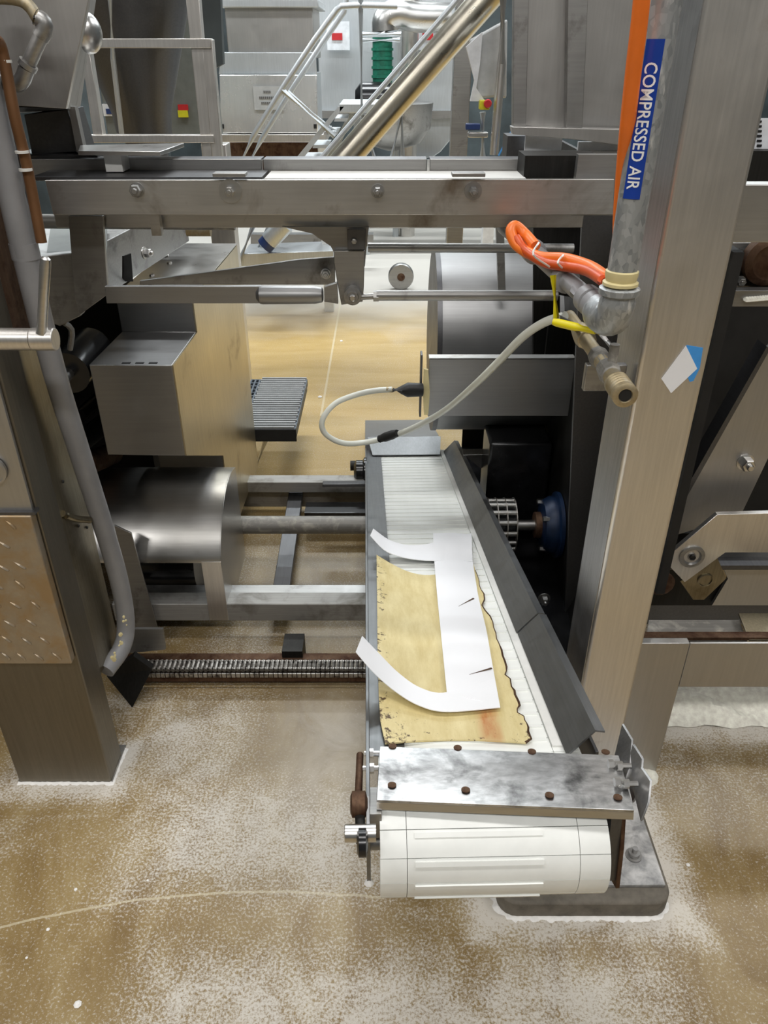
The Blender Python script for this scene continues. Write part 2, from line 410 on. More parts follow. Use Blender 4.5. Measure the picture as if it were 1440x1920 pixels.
for i in range(nw):
    cs = B(); a = (i + .30) * da; e = .0006 / R0
    for x0, x1 in ((-.010, .0281), (.029, .278), (.2790, .323)): arcblock(x0, x1, a + e, a + da - e, R0 - .007, R0)
    arcblock(.040, .226, a + da * .12, a + da * .30, R0 - .001, R0 + .0026, 2)
    cv.p('belt_slat', cs, 'belt_white')
for i in range(0):      # slats wrapped round the drum nose
    a = (i + .75) * PIT / R0
    c = Vector((base_c.x, YC, -R0)) + Vector((0, -sin(a), cos(a))) * (R0 + base_c.z)
    d = cv.dup(first, c - POS[first], rot=(a, 0, 0))
cv.p('drum', B().cyl((-.008, YC, -R0), (.321, YC, -R0), R0 - .012, seg=32), 'belt_white')
cv.p('bed_plate', B().box(-.01, .323, YC, 2.05, -.03, -.009), 'steel_dark')
# side frames
b = B(); b.prism([(-.03, -.160, -.118), (-.03, -.150, -.118), (-.03, -.11, -.06), (-.03, -.06, -.13), (-.03, 2.3, -.13), (-.03, 2.3, .014), (-.03, -.13, .014), (-.03, -.165, -.02)], (.006, 0, 0))
cv.p('side_frame', b, 'steel_flare', label='left side rail with exposed edge', bev=.0008)
b = B(); b.prism([(.345, -.02, -.13), (.345, 2.05, -.13), (.345, 2.05, .004), (.345, -.02, .004)], (.006, 0, 0))
cv.p('side_frame', b, 'steel_dark', bev=.0008)
cv.p('left_guard', B().prism([(-.024, -.02, .0032), (.034, -.02, .0032), (.034, 2.04, .0032), (-.024, 2.04, .0032)], (0, 0, .002)), 'steel_flare', label='flat dark strip over the left belt edge')
def flare(y0, y1, dx):
    q = [(.293 + dx, y0, .006), (.336 + dx, y0, .052), (.352 + dx, y0, .050), (.352 + dx, y0, .047), (.337 + dx, y0, .049), (.296 + dx, y0, .004)]
    return B().prism(q, (0, y1 - y0, 0))
cv.p('wing_guard', flare(-.03, .392, .002), 'steel_flare', label='near length of the folded right wing')
cv.p('wing_guard', flare(.396, 2.0, 0), 'steel_flare', label='far length of the folded right wing')
cv.p('edge_strip', B().box(.279, .300, .0, 2.03, .001, .004), 'white_plastic')
# wing seam strip
# nose plate over the drum
c4 = [LC(712, 1399, .03), LC(1160, 1416, .03), LC(1189, 1519, .022), LC(706, 1500, .022)]
npl = cv.p('nose_plate', B().prism(c4, (0, 0, -.004)), 'worn_plate', bev=.0008)
def lerp(a, b, t): return a + (b - a) * t
lip = B().hexa([c4[3] + Vector((0, 0, -.004)), c4[2] + Vector((0, 0, -.004)), c4[2] + Vector((0, .004, -.004)), c4[3] + Vector((0, .004, -.004)),
                c4[3] + Vector((0, -.001, -.016)), c4[2] + Vector((0, -.001, -.016)), c4[2] + Vector((0, .003, -.016)), c4[3] + Vector((0, .003, -.016))])
cv.p('plate_lip', lip, 'steel_bright', npl)
for (px, py) in ((735, 1476), (873, 1485), (1030, 1495), (1158, 1499), (858, 1406), (997, 1413), (1135, 1414), (736, 1403)):
    q = LC(px, py, .0215 if py > 1450 else .0265); cv.p('screw', B().lathe(q, (0, 0, 1), [(.0066, .0035), (.0066, .0048), (.004, .005), (.003, .0045)], 14), 'rusty', npl)
# right nose cheek, its folded fins and bolts
b = B().prism([(.346, -.05, .02), (.346, -.155, .018), (.346, -.165, -.06), (.346, -.165, -.135), (.346, -.145, -.14), (.346, -.11, -.10), (.346, -.05, -.12)], (.006, 0, 0))
cv.p('cheek_plate', b, 'rusty', label='brown stained plate at the right end of the drum', bev=.0006)
cv.p('cheek_plate', B().prism([(.330, -.12, .014), (.330, -.16, .00), (.330, -.160, -.125), (.330, -.14, -.13), (.330, -.12, -.05)], (.016, 0, 0)), 'steel_dark')
for i, (px, py) in enumerate(((1168, 1450), (1188, 1480), (1203, 1515))):
    a = [LC(px - 16, py - 34, .02), LC(px - 2, py - 92 + i * 8, .05), LC(px + 16, py - 62 + i * 6, .05), LC(px + 12, py - 10, .03), LC(px - 2, py + 26, .005)]
    fin = cv.p('bracket_fin', B().prism(a, (.0035, .001, .001)), 'steel_side', bev=.0005)
for px, py in ((1150, 1432), (1166, 1436), (1162, 1466), (1178, 1470)):
    q = LC(px, py, .034); cv.p('bolt', B().lathe(q + Vector((-.008, 0, 0)), (1, 0, 0), [(.007, 0), (.007, .008), (.004, .008), (.004, .022)], 6), 'steel_bright')
# left hardware: take-up rod, eye bolt, shaft end
q = LC(675, 1415, .0); q2 = LC(672, 1492, .0)
rod = cv.p('take_up_rod', B().cyl(q, q2, .0058, seg=12), 'rusty')
q3 = LC(672, 1508, 0)
cv.p('eye_collar', B().lathe(q3 + Vector((-.012, 0, 0)), (1, 0, 0), [(.012, 0), (.019, .003), (.019, .022), (.012, .026)], 20), 'rusty')
q4 = LC(675, 1535, -.01)
cv.p('rod_end', B().tube([q3, q4, LC(677, 1580, -.02)], .0075, 12), 'steel_black')
q5 = LC(677, 1580, -.015)
cv.p('hook_ring', B().lathe(q5 + Vector((-.006, 0, 0)), (1, 0, 0), [(.014, 0), (.020, .003), (.020, .013), (.014, .016)], 18), 'grease')
q6 = LC(646, 1563, -.01)
cv.p('shaft_end', B().lathe(q6, (1, 0, 0), [(.0115, 0), (.0125, .001), (.0125, .045)], 20), 'steel_bright')
cv.p('drum_shaft', B().cyl((-.04, YC, -R0), (.36, YC, -R0), .0125), 'steel_dull')
for px, py, l in ((683, 1413, .020), (680, 1441, .024)):
    q = LC(px, py, .004)
    cv.p('bolt', B().lathe(q, (1, 0, 0), [(.004, 0), (.004, l * .4), (.008, l * .4), (.008, l * .75), (.004, l * .75), (.004, l + .015)], 6), 'steel_bright')
q = LC(700, 1500, -.004)
cv.p('end_block', B().box(q.x - .006, q.x + .012, q.y - .04, q.y + .02, -.04, .004), 'steel_dull', bev=.001)
# drive hood and end plates at the far end
b = B().prism([(-.03, 2.04, .05), (-.03, 2.10, .055), (-.03, 2.58, .02), (-.03, 2.62, -.14), (-.03, 2.04, -.14)], (.31, 0, 0))
cv.p('drive_hood', b, 'steel_box', label='grey folded hood at the far end', bev=.002)
cv.p('hood_lip', B().prism([(.0, 1.93, .012), (.272, 1.93, .012), (.285, 2.05, .058), (-.02, 2.05, .058)], (0, 0, -.003)), 'steel_flare')
# bearing and lever on the left of the far end
q = LC(673, 870, 0)
cv.p('bearing', B().lathe((q.x - .02, q.y, -.03), (1, 0, 0), [(.03, 0), (.045, .01), (.045, .035), (.055, .04), (.055, .05)], 20), 'grease')
cv.p('bearing_cap', B().cyl((q.x - .035, q.y + .05, -.02), (q.x + .01, q.y + .05, -.02), .02), 'steel_black')
a = LC(605, 894, 0)
cv.p('lever', B().box(a.x, -.03, a.y - .035, a.y + .01, -.03, -.018), 'steel_dark', bev=.002)
# trailing crumbs of dried flour at the tip
cv.p('flour_crust', B().lathe((-.027, -.158, -.120), (0, 0, 1), [(.003, -.004), (.008, -.001), (.006, .003), (.002, .006)], 7), 'flour_white')

# worn cream board lying on the belt
def cvp(px, py, n): return WC(LC(px, py, n))
rows = []
board = T('liner_board', 'cream coloured stained board with ragged brown edges lying on the conveyor belt', 'board')
Lp = [(706, 1040, .030), (707, 1120, .028), (708, 1220, .024), (710, 1300, .02), (713, 1350, .018), (722, 1393, .014)]
Rp = [(822, 1092, .008), (905, 1140, .008), (938, 1230, .008), (966, 1300, .008), (985, 1350, .008), (999, 1388, .008)]
# right margin is ragged: sample it densely
import bisect
def lerp(a, b, t): return a + (b - a) * t
def interp(tab, t):
    k = t * (len(tab) - 1); i = min(int(k), len(tab) - 2); f = k - i
    return tuple(tab[i][j] + (tab[i + 1][j] - tab[i][j]) * f for j in range(3))
NR = 40; rj = random.Random(3)
for i in range(NR + 1):
    t = i / NR; l = interp(Lp, t); r = interp([(886, 1052, .007), (905, 1110, .007), (927, 1180, .007), (949, 1250, .007), (965, 1300, .007), (982, 1345, .007), (1000, 1392, .007)], t)
    jag = (rj.random() - .5) * 4 - (8 if i in (9, 10, 22, 31, 32) else 0) - (16 if i == NR else 0); row = []
    for j in range(15):
        u = j / 14; h = .007 + (l[2] - .007) * max(0, 1 - u * 2.2) ** 1.6
        row.append(cvp(lerp(l[0], r[0] + jag, u), lerp(l[1], r[1], u) + 32 * sin(pi * u) * max(0, 1 - 1.6 * t) - (6 * sin(pi * u) * t), h))
    rows.append(row)
board.p('board_sheet', B().sheet(rows, CN * .003), 'cream_board')
eb = B(); er = [r_[-1] for r_ in rows]
board.p('worn_edge', eb.tube(er[2:], [.0009, .0016, .0011, .002, .0012, .0022, .001, .0018, .0024], 6), 'rusty', label='dark brown chipped right edge')
# narrow tongue of the board that runs on beside the white sheet
tg = [(886, 1045), (897, 1050), (925, 1140), (960, 1250), (992, 1340), (985, 1345), (950, 1260), (905, 1160), (889, 1095)]

# white plastic sheet, cut like a comb, with two tongues curling up over the left rail
rows = []
bandL = [(812, 1000), (814, 1050), (820, 1120), (826, 1180), (832, 1240), (838, 1300)]
bandR = [(882, 1002), (886, 1050), (897, 1120), (912, 1180), (924, 1250), (938, 1326)]
sh = T('plastic_sheet', 'thin white plastic sheet with two curled tongues lying on the cream board', 'sheet')
for i in range(17):
    t = i / 16; a = interp([(x, y_, .017) for x, y_ in bandL], t); c = interp([(x, y_, .014) for x, y_ in bandR], t)
    rows.append([cvp(*a).lerp(cvp(*c), j / 6) + CN * (.003 * sin(pi * j / 6)) for j in range(7)])
sh.p('sheet_body', B().sheet(rows, CN * .0015), 'paper_white')
def interps(tab, t):
    k = t * (len(tab) - 1); i = min(int(k), len(tab) - 2); f = k - i; n = len(tab) - 1
    a, b_, c_, d_ = [Vector(tab[min(max(j, 0), n)]) for j in (i - 1, i, i + 1, i + 2)]
    return tuple(.5 * ((2 * b_) + (c_ - a) * f + (2 * a - 5 * b_ + 4 * c_ - d_) * f * f + (3 * b_ - a - 3 * c_ + d_) * f ** 3))
def tongue(top, bot):
    rows = []
    for i in range(33):
        t = i / 32; rows.append([cvp(*interps(bot, t)), cvp(*interps(bot, t)).lerp(cvp(*interps(top, t)), .5), cvp(*interps(top, t))])
    return B().sheet(rows, CN * .0015)
sh.p('tongue', tongue([(700, 991, .075), (730, 1012, .045), (765, 1022, .026), (800, 1020, .019), (835, 1010, .019), (884, 1000, .016)],
                      [(694, 1004, .075), (722, 1032, .045), (757, 1045, .026), (790, 1050, .019), (815, 1051, .019), (886, 1052, .016)]), 'paper_white', label='far curled tongue')
sh.p('tongue', tongue([(679, 1192, .10), (708, 1222, .07), (748, 1262, .04), (790, 1290, .024), (838, 1298, .019), (928, 1272, .017)],
                      [(667, 1222, .10), (700, 1260, .07), (740, 1295, .04), (785, 1322, .024), (838, 1334, .019), (938, 1326, .017)]), 'paper_white', label='near curled tongue')
for a, bq in (((860, 1137), (888, 1122)), ((880, 1265), (922, 1253))):
    p0, p1 = cvp(a[0], a[1], .0185), cvp(bq[0], bq[1], .0165)
    d = (p1 - p0).normalized(); nrm = CN.cross(d) * .0022
    sh.p('slit', B().prism([p0, p1 - nrm, p1 + nrm], CN * .0008), 'rusty', label='dark slit cut in the sheet')

# ================================================================== 2. square post with air line
pw = T('steel_post', 'tall square brushed stainless steel post right of the conveyor', 'post')
pw.p('shaft', B().box(.425, .536, 1.22, 1.365, .062, 3.2), 'steel_post', bev=.006)
pw.p('side_face', B().box(.4238, .425, 1.226, 1.359, .07, 3.19), 'steel_side', label='left face of the post with its shade put in as darker grey')  # thin darker skin puts the shade of this face into the colour
pw.p('base_plate', B().box(.27, .605, 1.0, 1.40, .052, .062), 'dusted_plate', bev=.002)
for x, y_ in ((.555, 1.07), (.555, 1.33)):
    pw.p('anchor_nut', B().lathe((x, y_, .062), (0, 0, 1), [(.018, 0), (.018, .003), (.012, .003), (.012, .013), (.006, .013), (.006, .026)], 16), 'steel_dull')
b = B(); pts = []
for cx_, cy_, a0 in ((.575, 1.005, -90), (.575, 1.37, 0), (.285, 1.37, 90), (.285, 1.005, 180)):
    for k in range(6): a = radians(a0 + k * 18); pts.append((cx_ + .04 * cos(a), cy_ + .04 * sin(a), 0))
b.prism(pts, (0, 0, .052)); S('concrete_plinth', 'low stained concrete footing with rounded corners under the square post', 'plinth', b, 'concrete', bev=.006)
# flour banked against the footings
def bank(pts, wd, h, seed, name, label, mat='flour_white', loop=True):
    r = random.Random(seed); b = B(); n = len(pts); rows = []
    for i, q in enumerate(pts):
        a = Vector(pts[(i - 1) % n] if loop else pts[max(i - 1, 0)]); c = Vector(pts[(i + 1) % n] if loop else pts[min(i + 1, n - 1)])
        t = (c - a).normalized(); o = Vector((t.y, -t.x, 0)); k = wd * (.55 + .9 * r.random()); hh = h * (.5 + r.random())
        q = Vector(q); rows.append([q - o * .004 + Vector((0, 0, hh)), q + o * k * .35 + Vector((0, 0, hh * .6)), q + o * k * .7 + Vector((0, 0, hh * .2)), q + o * k + Vector((0, 0, .0003))])
    if loop: rows.append(rows[0])
    b.sheet(rows, (0, 0, .0002))
    return S(name, label, 'flour', b, mat, stuff=True)
def outline(pts, step=.018):
    out = []
    for i in range(len(pts) - 1):
        a, c = Vector(pts[i]), Vector(pts[i + 1]); n = max(1, int((c - a).length / step))
        out += [a.lerp(c, k / n) for k in range(n)]
    return out + [Vector(pts[-1])]
bank(outline([(.235, 1.25, 0), (.245, .985, 0), (.275, .966, 0), (.585, .966, 0), (.612, .985, 0), (.616, 1.38, 0)], .006), .009, .005, 5, 'spilled_flour', 'white flour line banked round the concrete footing of the post', loop=False)
bank(outline([(-.93, 1.318, 0), (-.692, 1.318, 0), (-.688, 1.43, 0)], .006), .006, .003, 6, 'spilled_flour', 'white flour line along the foot of the left machine column', loop=False)

# paper tag taped to the post
tg_ = T('paper_tag', 'white paper tag stuck slantwise to the square post with blue tape', 'tag')
tg_.p('tape', B().pl([(1287, 647), (1318, 652), (1312, 690), (1300, 714), (1293, 716), (1286, 700)], -.0006, Y=1.2199), 'blue_tape', label='blue masking tape')
tg_.p('paper', B().pl([(1286, 648), (1240, 710), (1258, 737), (1307, 691)], -.0008, Y=1.2188), 'paper_white', label='white paper slip')

# compressed air riser
AX, AY = .350, 1.150; AR = .0215
air = T('air_pipe', 'galvanised compressed air pipe with blue sticker running down beside the post', 'pipe')
air.p('riser', B().cyl((AX, AY, 1.31), (AX, AY, 3.0), AR, seg=28), 'galvanised')
air.p('collar', B().lathe((AX, AY, 1.298), (0, 0, 1), [(.022, 0), (.026, .002), (.026, .006), (.022, .008), (.024, .016), (.024, .022), (.021, .024)], 28), 'cream', label='cream sealing tape round the thread')
air.p('elbow', B().tube([(AX, AY, 1.302), (AX, AY, 1.275), (AX - .001, AY + .008, 1.252), (AX - .005, AY + .03, 1.243), (AX - .010, AY + .06, 1.245)], [.024, .027, .029, .029, .027], 22, 4), 'galvanised')
air.p('elbow_rim', B().lathe((AX, AY, 1.285), (0, 0, 1), [(.027, 0), (.030, .002), (.030, .010), (.027, .012)], 26), 'galvanised')
hp = [(AX - .008, AY + .05, 1.245), (AX - .022, 1.30, 1.25), (AX - .05, 1.50, 1.258), (AX - .085, 1.78, 1.262)]
air.p('branch_pipe', B().tube(hp, .016, 16), 'grey_pvc')
for t0 in (.25, .55, 1.35, 2.2):
    i = int(t0); a = Vector(hp[i]).lerp(Vector(hp[i + 1]), t0 - i); d = (Vector(hp[i + 1]) - Vector(hp[i])).normalized()
    air.p('coupling', B().lathe(a - d * .015, d, [(.018, 0), (.023, .003), (.023, .025), (.018, .030)], 20), 'grey_pvc')
# sticker wrapped on the pipe, facing the aisle
def onpipe(ang, z, r): return Vector((AX + r * sin(ang), AY - r * cos(ang), z))
zt, zb = P(1222, 73, Y=AY - AR).z, P(1170, 374, Y=AY - AR).z
ACEN = radians(-27); AH = radians(31)
rows = [[onpipe(ACEN - AH + 2 * AH * j / 14, zt + (zb - zt) * i / 10, AR + .0006) for j in range(15)] for i in range(11)]
stk = air.p('sticker', B().sheet(rows, (0, .0003, 0)), 'sticker_blue', label='blue sticker reading COMPRESSED AIR')
cu = bpy.data.curves.new('letters', 'FONT'); cu.body = 'COMPRESSED AIR'; cu.align_x = 'CENTER'; cu.align_y = 'CENTER'; cu.size = 1; cu.extrude = 0; cu.offset = .012; cu.resolution_u = 3
to = bpy.data.objects.new('tmp', cu); COL.objects.link(to); bpy.context.view_layer.update()
me = bpy.data.meshes.new_from_object(to.evaluated_get(bpy.context.evaluated_depsgraph_get())); bpy.data.objects.remove(to)
bm = bmesh.new(); bm.from_mesh(me); bmesh.ops.triangulate(bm, faces=bm.faces)
for k in range(-8, 18): bmesh.ops.bisect_plane(bm, geom=bm.verts[:] + bm.edges[:] + bm.faces[:], plane_co=(0, k * .06, 0), plane_no=(0, 1, 0))
bm.to_mesh(me); bm.free()
xs = [v.co.x for v in me.vertices]; ys = [v.co.y for v in me.vertices]; x0, x1, y0, y1 = min(xs), max(xs), min(ys), max(ys)
zl0, zl1 = lerp(zt, zb, .135), lerp(zt, zb, .935)
lb = B(); lv = []
for v in me.vertices:
    u = (v.co.x - x0) / (x1 - x0); h = (v.co.y - y0) / (y1 - y0)
    lv.append(onpipe(ACEN + (h - .5) * 2 * AH * .68, lerp(zl0, zl1, u), AR + .0013))
lb.add(lv, [tuple(pq.vertices) for pq in me.polygons]); bpy.data.meshes.remove(me)
lo_ = mesh_obj('lettering', lb, 'letter_white', smooth=False); lo_.parent = stk; air.parts.append((lo_, stk))

# orange cable
oc = T('orange_cable', 'bright orange air hose running down the pipe and looping back by the beam', 'cable')
oc.p('hose', B().tube([P(1212, -160, Y=1.10), P(1203, 0, Y=1.105), P(1188, 130, Y=1.12), P(1176, 240, Y=1.145), P(1168, 330, Y=1.168), P(1163, 400, Y=1.18), P(1160, 460, Y=1.195), P(1146, 520, Y=1.20),
                      P(1105, 500, Y=1.30), P(1060, 486, Y=1.37), P(1010, 482, Y=1.43), P(972, 462, Y=1.48), P(958, 436, Y=1.50), P(966, 424, Y=1.51), P(985, 440, Y=1.50), P(1004, 462, Y=1.46)], .0105, 12, 6), 'orange_cable')
oc.p('hose', B().tube([P(1136, 530, Y=1.185), P(1100, 508, Y=1.28), P(1060, 500, Y=1.345), P(1020, 492, Y=1.40), P(985, 470, Y=1.46), P(968, 446, Y=1.49)], .0085, 12, 6), 'orange_band', label='darker lower run of hose')
for a, c in (((1010, 455), (1030, 500)), ((1056, 478), (1062, 508))):
    oc.p('cable_tie', B().tube([P(a[0], a[1], Y=1.36), P(a[0] - 10, (a[1] + c[1]) / 2, Y=1.32), P(c[0], c[1], Y=1.36)], .0018, 6, 4), 'white_plastic')

# valve assembly below the elbow
vx, vz = .365, 1.150
va = T('drain_valve', 'crusty brass and steel pipe outlet with yellow lever handles beside the post', 'valve')
va.p('pipe', B().cyl((vx, 1.20, vz), (vx - .004, 1.48, vz + .002), .0125), 'brass')
va.p('valve_body', B().lathe((vx, 1.165, vz), (0, 1, 0), [(.012, 0), (.017, .004), (.019, .02), (.017, .04), (.013, .05), (.013, .07), (.017, .075), (.017, .10), (.012, .104)], 8), 'floury_steel')
va.p('valve_body', B().lathe((vx, 1.34, vz), (0, 1, 0), [(.012, 0), (.018, .004), (.020, .03), (.018, .055), (.012, .06)], 8), 'brass')
prof = [(.0155, 0), (.0195, .002), (.0195, .012)]
for k in range(5): prof += [(.0175, .014 + k * .008), (.0195, .017 + k * .008), (.0195, .020 + k * .008)]
va.p('outlet_nipple', B().lathe((vx, 1.085, vz), (0, 1, 0), [(.009, .004), (.011, 0)] + prof + [(.014, .06), (.014, .09)], 22), 'brass', label='knurled open pipe end')
va.p('bore', B().lathe((vx, 1.0875, vz), (0, -1, 0), [(.0098, -.01), (.0098, .0005)], 18), 'interior_shade')
va.p('valve_stem', B().cyl((vx + .004, 1.19, vz + .01), (vx + .004, 1.19, vz + .045), .008), 'floury_steel')
h1, h2 = P(1125, 624, Y=1.22), P(1037, 603, Y=1.26)
va.p('lever_arm', B().tube([(vx + .002, 1.19, vz + .038), h1], .004, 8), 'steel_bright')
va.p('lever_handle', B().tube([h1, h1.lerp(h2, .5), h2], [.005, .007, .0055], 12, 5), 'yellow_grip', label='yellow rubber lever grip lying flat')
u1, u2 = P(1043, 596, Y=1.30), P(1037, 516, Y=1.32)
va.p('lever_handle', B().tube([u1, u2], .0056, 12), 'yellow_grip', label='yellow rubber lever grip standing upright')
va.p('valve_stem', B().cyl(u1, (vx - .01, 1.37, vz + .012), .007), 'steel_dull')
va.p('mounting_clip', B().box(vx - .02, vx + .05, 1.25, 1.265, vz - .06, vz - .012), 'steel_dull', bev=.002)

# clear hose
hose = T('clear_hose', 'translucent white plastic hose looping from the valve down to the motor guard', 'hose')
hose.p('tube', B().tube([P(1060, 592, Y=1.40), P(1020, 605, Y=1.44), P(980, 632, Y=1.50), P(935, 678, Y=1.60), P(890, 722, Y=1.72), P(840, 765, Y=1.9), P(790, 795, Y=2.02), P(735, 818, Y=2.12),
                         P(680, 830, Y=2.15), P(640, 830, Y=2.12), P(609, 812, Y=2.10), P(605, 786, Y=2.10), P(628, 757, Y=2.12), P(665, 741, Y=2.14), P(700, 733, Y=2.15), P(735, 730, Y=2.15)], .0085, 12, 6), 'tube_clear')
a, c = P(712, 823, Y=2.135), P(745, 812, Y=2.095)
hose.p('tape_wrap', B().tube([a, a.lerp(c, .3), c], [.012, .0145, .011], 10, 3), 'black_rubber', label='black tape wrap')

# ================================================================== 3. bridge conveyor across the top
br = T('bridge_beam', 'long horizontal stainless steel beam with bolts spanning the two machines', 'beam')
b = B(); a = P(84, 338, Y=1.6); c = P(1150, 404, Y=1.6); ZB, ZT = 1.325, 1.381
a0, a1, a2, a3 = P(84, 338, Y=1.6), P(100, 403, Y=1.6), P(1150, 403, Y=1.6), P(1152, 336, Y=1.6)
br.p('front_plate', B().prism([a0, a1, a2, a3], (0, .008, 0)), 'steel_beam', bev=.001)
br.p('bottom_flange', B().box(a1.x, a2.x, 1.608, 1.64, a1.z, a1.z + .006), 'steel_dull')
br.p('top_flange', B().box(a0.x, a3.x, 1.608, 1.63, a0.z - .006, a0.z - .002), 'steel_dull')
for px, py, wr in ((257, 356, 0), (432, 358, .022), (708, 358, .013), (887, 358, .017)):
    br.p('bolt', hexbolt(P(px, py, Y=1.6), FR, .0115 if not wr else .009, .014, wr or .014), 'steel_bright' if wr == .022 else 'steel_dull')
for l, r in ((398, 460), (848, 910)):
    br.p('tab', B().fb(l, 325, r, 332, 1.588, .03), 'steel_dull', bev=.001)
cx = T('cross_conveyor', 'white belted conveyor bed lying behind the bolted beam', 'conveyor')
q0, q1 = P(60, 330, Y=1.65), P(1180, 330, Y=1.65)
cx.p('belt', B().box(P(497, 330, Y=1.65).x, P(985, 330, Y=1.65).x, 1.64, 1.745, 1.374, 1.380), 'white_plastic')
for l, r in ((60, 232), (232, 490), (494, 800), (806, 1000)):
    x0_, x1_ = P(l, 310, Y=1.75).x, P(r, 310, Y=1.75).x
    pn = cx.p('guard_rail', B().box(x0_, x1_, 1.75, 1.756, 1.36, 1.402), 'steel_dull', bev=.001)
    cx.p('rail_flange', B().box(x0_, x1_, 1.756, 1.80, 1.398, 1.402), 'steel_dark')
for px in (492, 803): cx.p('joint_strip', B().fb(px - 2, 300, px + 2, 333, 1.742, .006), 'steel_bright')
cx.p('cover_plate', B().box(P(60, 330, Y=1.65).x, P(492, 330, Y=1.65).x, 1.64, 1.745, 1.376, 1.382), 'steel_dark')
cx.p('underframe', B().fb(100, 398, 1092, 427, 1.72, .04), 'steel_beam', bev=.001)
cx.p('bed_bracket', B().fb(278, 395, 303, 442, 1.69, .02), 'steel_beam')
cx.p('end_panel', B().fb(1085, 290, 1165, 404, 1.62, .02), 'steel_dull')
cx.p('track_block', B().fb(985, 292, 1120, 334, 1.66, .09), 'steel_black')
# slide plates over the left
tp = T('shelf_plate', 'pale steel shelf plate on a white block above the left end of the beam', 'shelf')
tp.p('top', B().pl([(146, 283), (150, 272), (345, 268), (300, 284)], -.008, Z=1.425), 'steel_bright', bev=.001)
tp.p('block', B().fb(193, 285, 231, 322, 1.70, .05), 'white_plastic')
S('cable_duct', 'dark flat duct with rusty top running left behind the beam', 'duct', B().fb(20, 290, 190, 334, 1.78, .12), 'steel_dark', bev=.002)

# hanging linkage
lk = T('pivot_bracket', 'dark steel hanging bracket with pivot roller under the middle of the beam', 'bracket')
lk.p('gusset', B().pl([(528, 425), (692, 425), (690, 438), (684, 500), (640, 500), (620, 462), (585, 438)], .010, Y=1.70), 'steel_dull', bev=.001)
lk.p('arm', B().pl([(626, 470), (684, 470), (682, 540), (680, 566), (640, 572), (634, 540), (626, 492)], .014, Y=1.686), 'steel_dull', bev=.0015)
lk.p('clamp_plate', B().pl([(651, 430), (686, 430), (684, 468), (652, 468)], .008, Y=1.678), 'steel_dark', bev=.001)
lk.p('bolt', hexbolt(P(664, 452, Y=1.678), FR, .006, .006), 'steel_bright')
q = P(661, 557, Y=1.66)
lk.p('pivot_roller', B().lathe(q, (0, 1, 0), [(.009, -.004), (.012, -.004), (.013, .002), (.019, .003), (.019, .03)], 24), 'steel_dull')
lk.p('pivot_pin', B().lathe(q, FR, [(.0075, 0), (.0075, .010), (.005, .012)], 20), 'steel_bright')
tr = T('tie_rod', 'round grey tie rod running right from the pivot bracket', 'rod')
tr.p('threaded_end', B().cyl(P(672, 557, Y=1.69), P(715, 555, Y=1.69), .0065), 'steel_dull')
tr.p('sleeve', B().cyl(P(706, 554, Y=1.69), P(1045, 554, Y=1.69), .0115), 'steel_dull')
tr.p('lock_nut', B().cyl(P(700, 555, Y=1.69), P(710, 555, Y=1.69), .012, seg=6), 'steel_dull')
tl = T('tie_bar', 'flat grey tie bar with round clevis running left from the pivot bracket', 'bar')
tl.p('flat_bar', B().pl([(196, 537), (490, 537), (490, 569), (200, 569)], .012, Y=1.685), 'steel_box', bev=.001)
tl.p('clevis', B().lathe(P(484, 553, Y=1.69), (1, 0, 0), [(.010, -.004), (.019, .004), (.020, .01), (.019, .125), (.016, .140), (.012, .143)], 20), 'steel_box')
tl.p('clevis_fork', B().pl([(608, 538), (632, 530), (634, 570), (608, 566)], .012, Y=1.68), 'steel_dull', bev=.001)
S('upper_rod', 'thin round rod running right under the beam above the tie rod', 'rod', B().cyl(P(690, 464, Y=1.85), P(1075, 466, Y=1.85), .0105), 'steel_dull')
tb = T('taper_arm', 'tapered dark flat arm with a bolt left of the pivot bracket', 'arm')
tb.p('arm', B().pl([(262, 527), (430, 505), (560, 487), (628, 482), (628, 534), (262, 534)], .010, Y=1.80), 'steel_dull', bev=.001)
tb.p('bolt', hexbolt(P(611, 513, Y=1.80), FR, .010, .010, .012), 'steel_bright')

# ================================================================== 4. left machine
lm = T('machine_column', 'wide brown-grey steel machine column standing at the left edge', 'column')
lm.p('column_body', B().box(-.927, -.693, 1.32, 1.41, 0, 1.7), 'steel_column', bev=.003)
lm.p('side_panel', B().box(-.74, -.700, 1.41, 1.565, .27, 1.12), 'steel_olive', bev=.004)
lm.p('side_panel', B().box(-.74, -.702, 1.41, 1.53, 1.12, 1.7), 'rusty', label='rust brown upper side panel')
lm.p('front_cover', B().box(-.93, -.6985, 1.31, 1.319, .62, 1.5), 'steel_hopper', bev=.001)
tpz0, tpz1 = P(80, 1243, Y=1.30).z, P(60, 966, Y=1.30).z
tr_ = P(75, 966, Y=1.30).x
tp2 = lm.p('tread_cover', B().box(-.935, -.6975, 1.296, 1.319, tpz0, tpz1), 'tread', label='tan dimpled tread plate cover', bev=.003)
rb = random.Random(11)
b = B()
for i in range(7):
    for j in range(8):
        x = -.925 + .040 * i + (.02 if j % 2 else 0) + rb.uniform(-.004, .004); z = tpz0 + .02 + j * (tpz1 - tpz0 - .04) / 7 + rb.uniform(-.004, .004)
        if x > -.725: continue
        n = 7; a = radians(-50 + rb.uniform(-12, 12)); pts = []
        for k in range(n):
            u = k / 3 - 1; pts.append((x + .014 * u * cos(a) - .007 * (1 - u * u) * sin(a), 1.2965, z + .014 * u * sin(a) - .007 * (1 - u * u) * cos(a)))
        b.tube(pts, [.0012, .0026, .0034, .0036, .0034, .0026, .0012], 6)
lm.p('dimple', b, 'tread', tp2, stuff=True)
lm.p('cover_edge', B().box(-.935, -.690, 1.300, 1.322, tpz1, tpz1 + .006), 'steel_dark')
b = B(); q = P(-18, 880, Y=1.308)
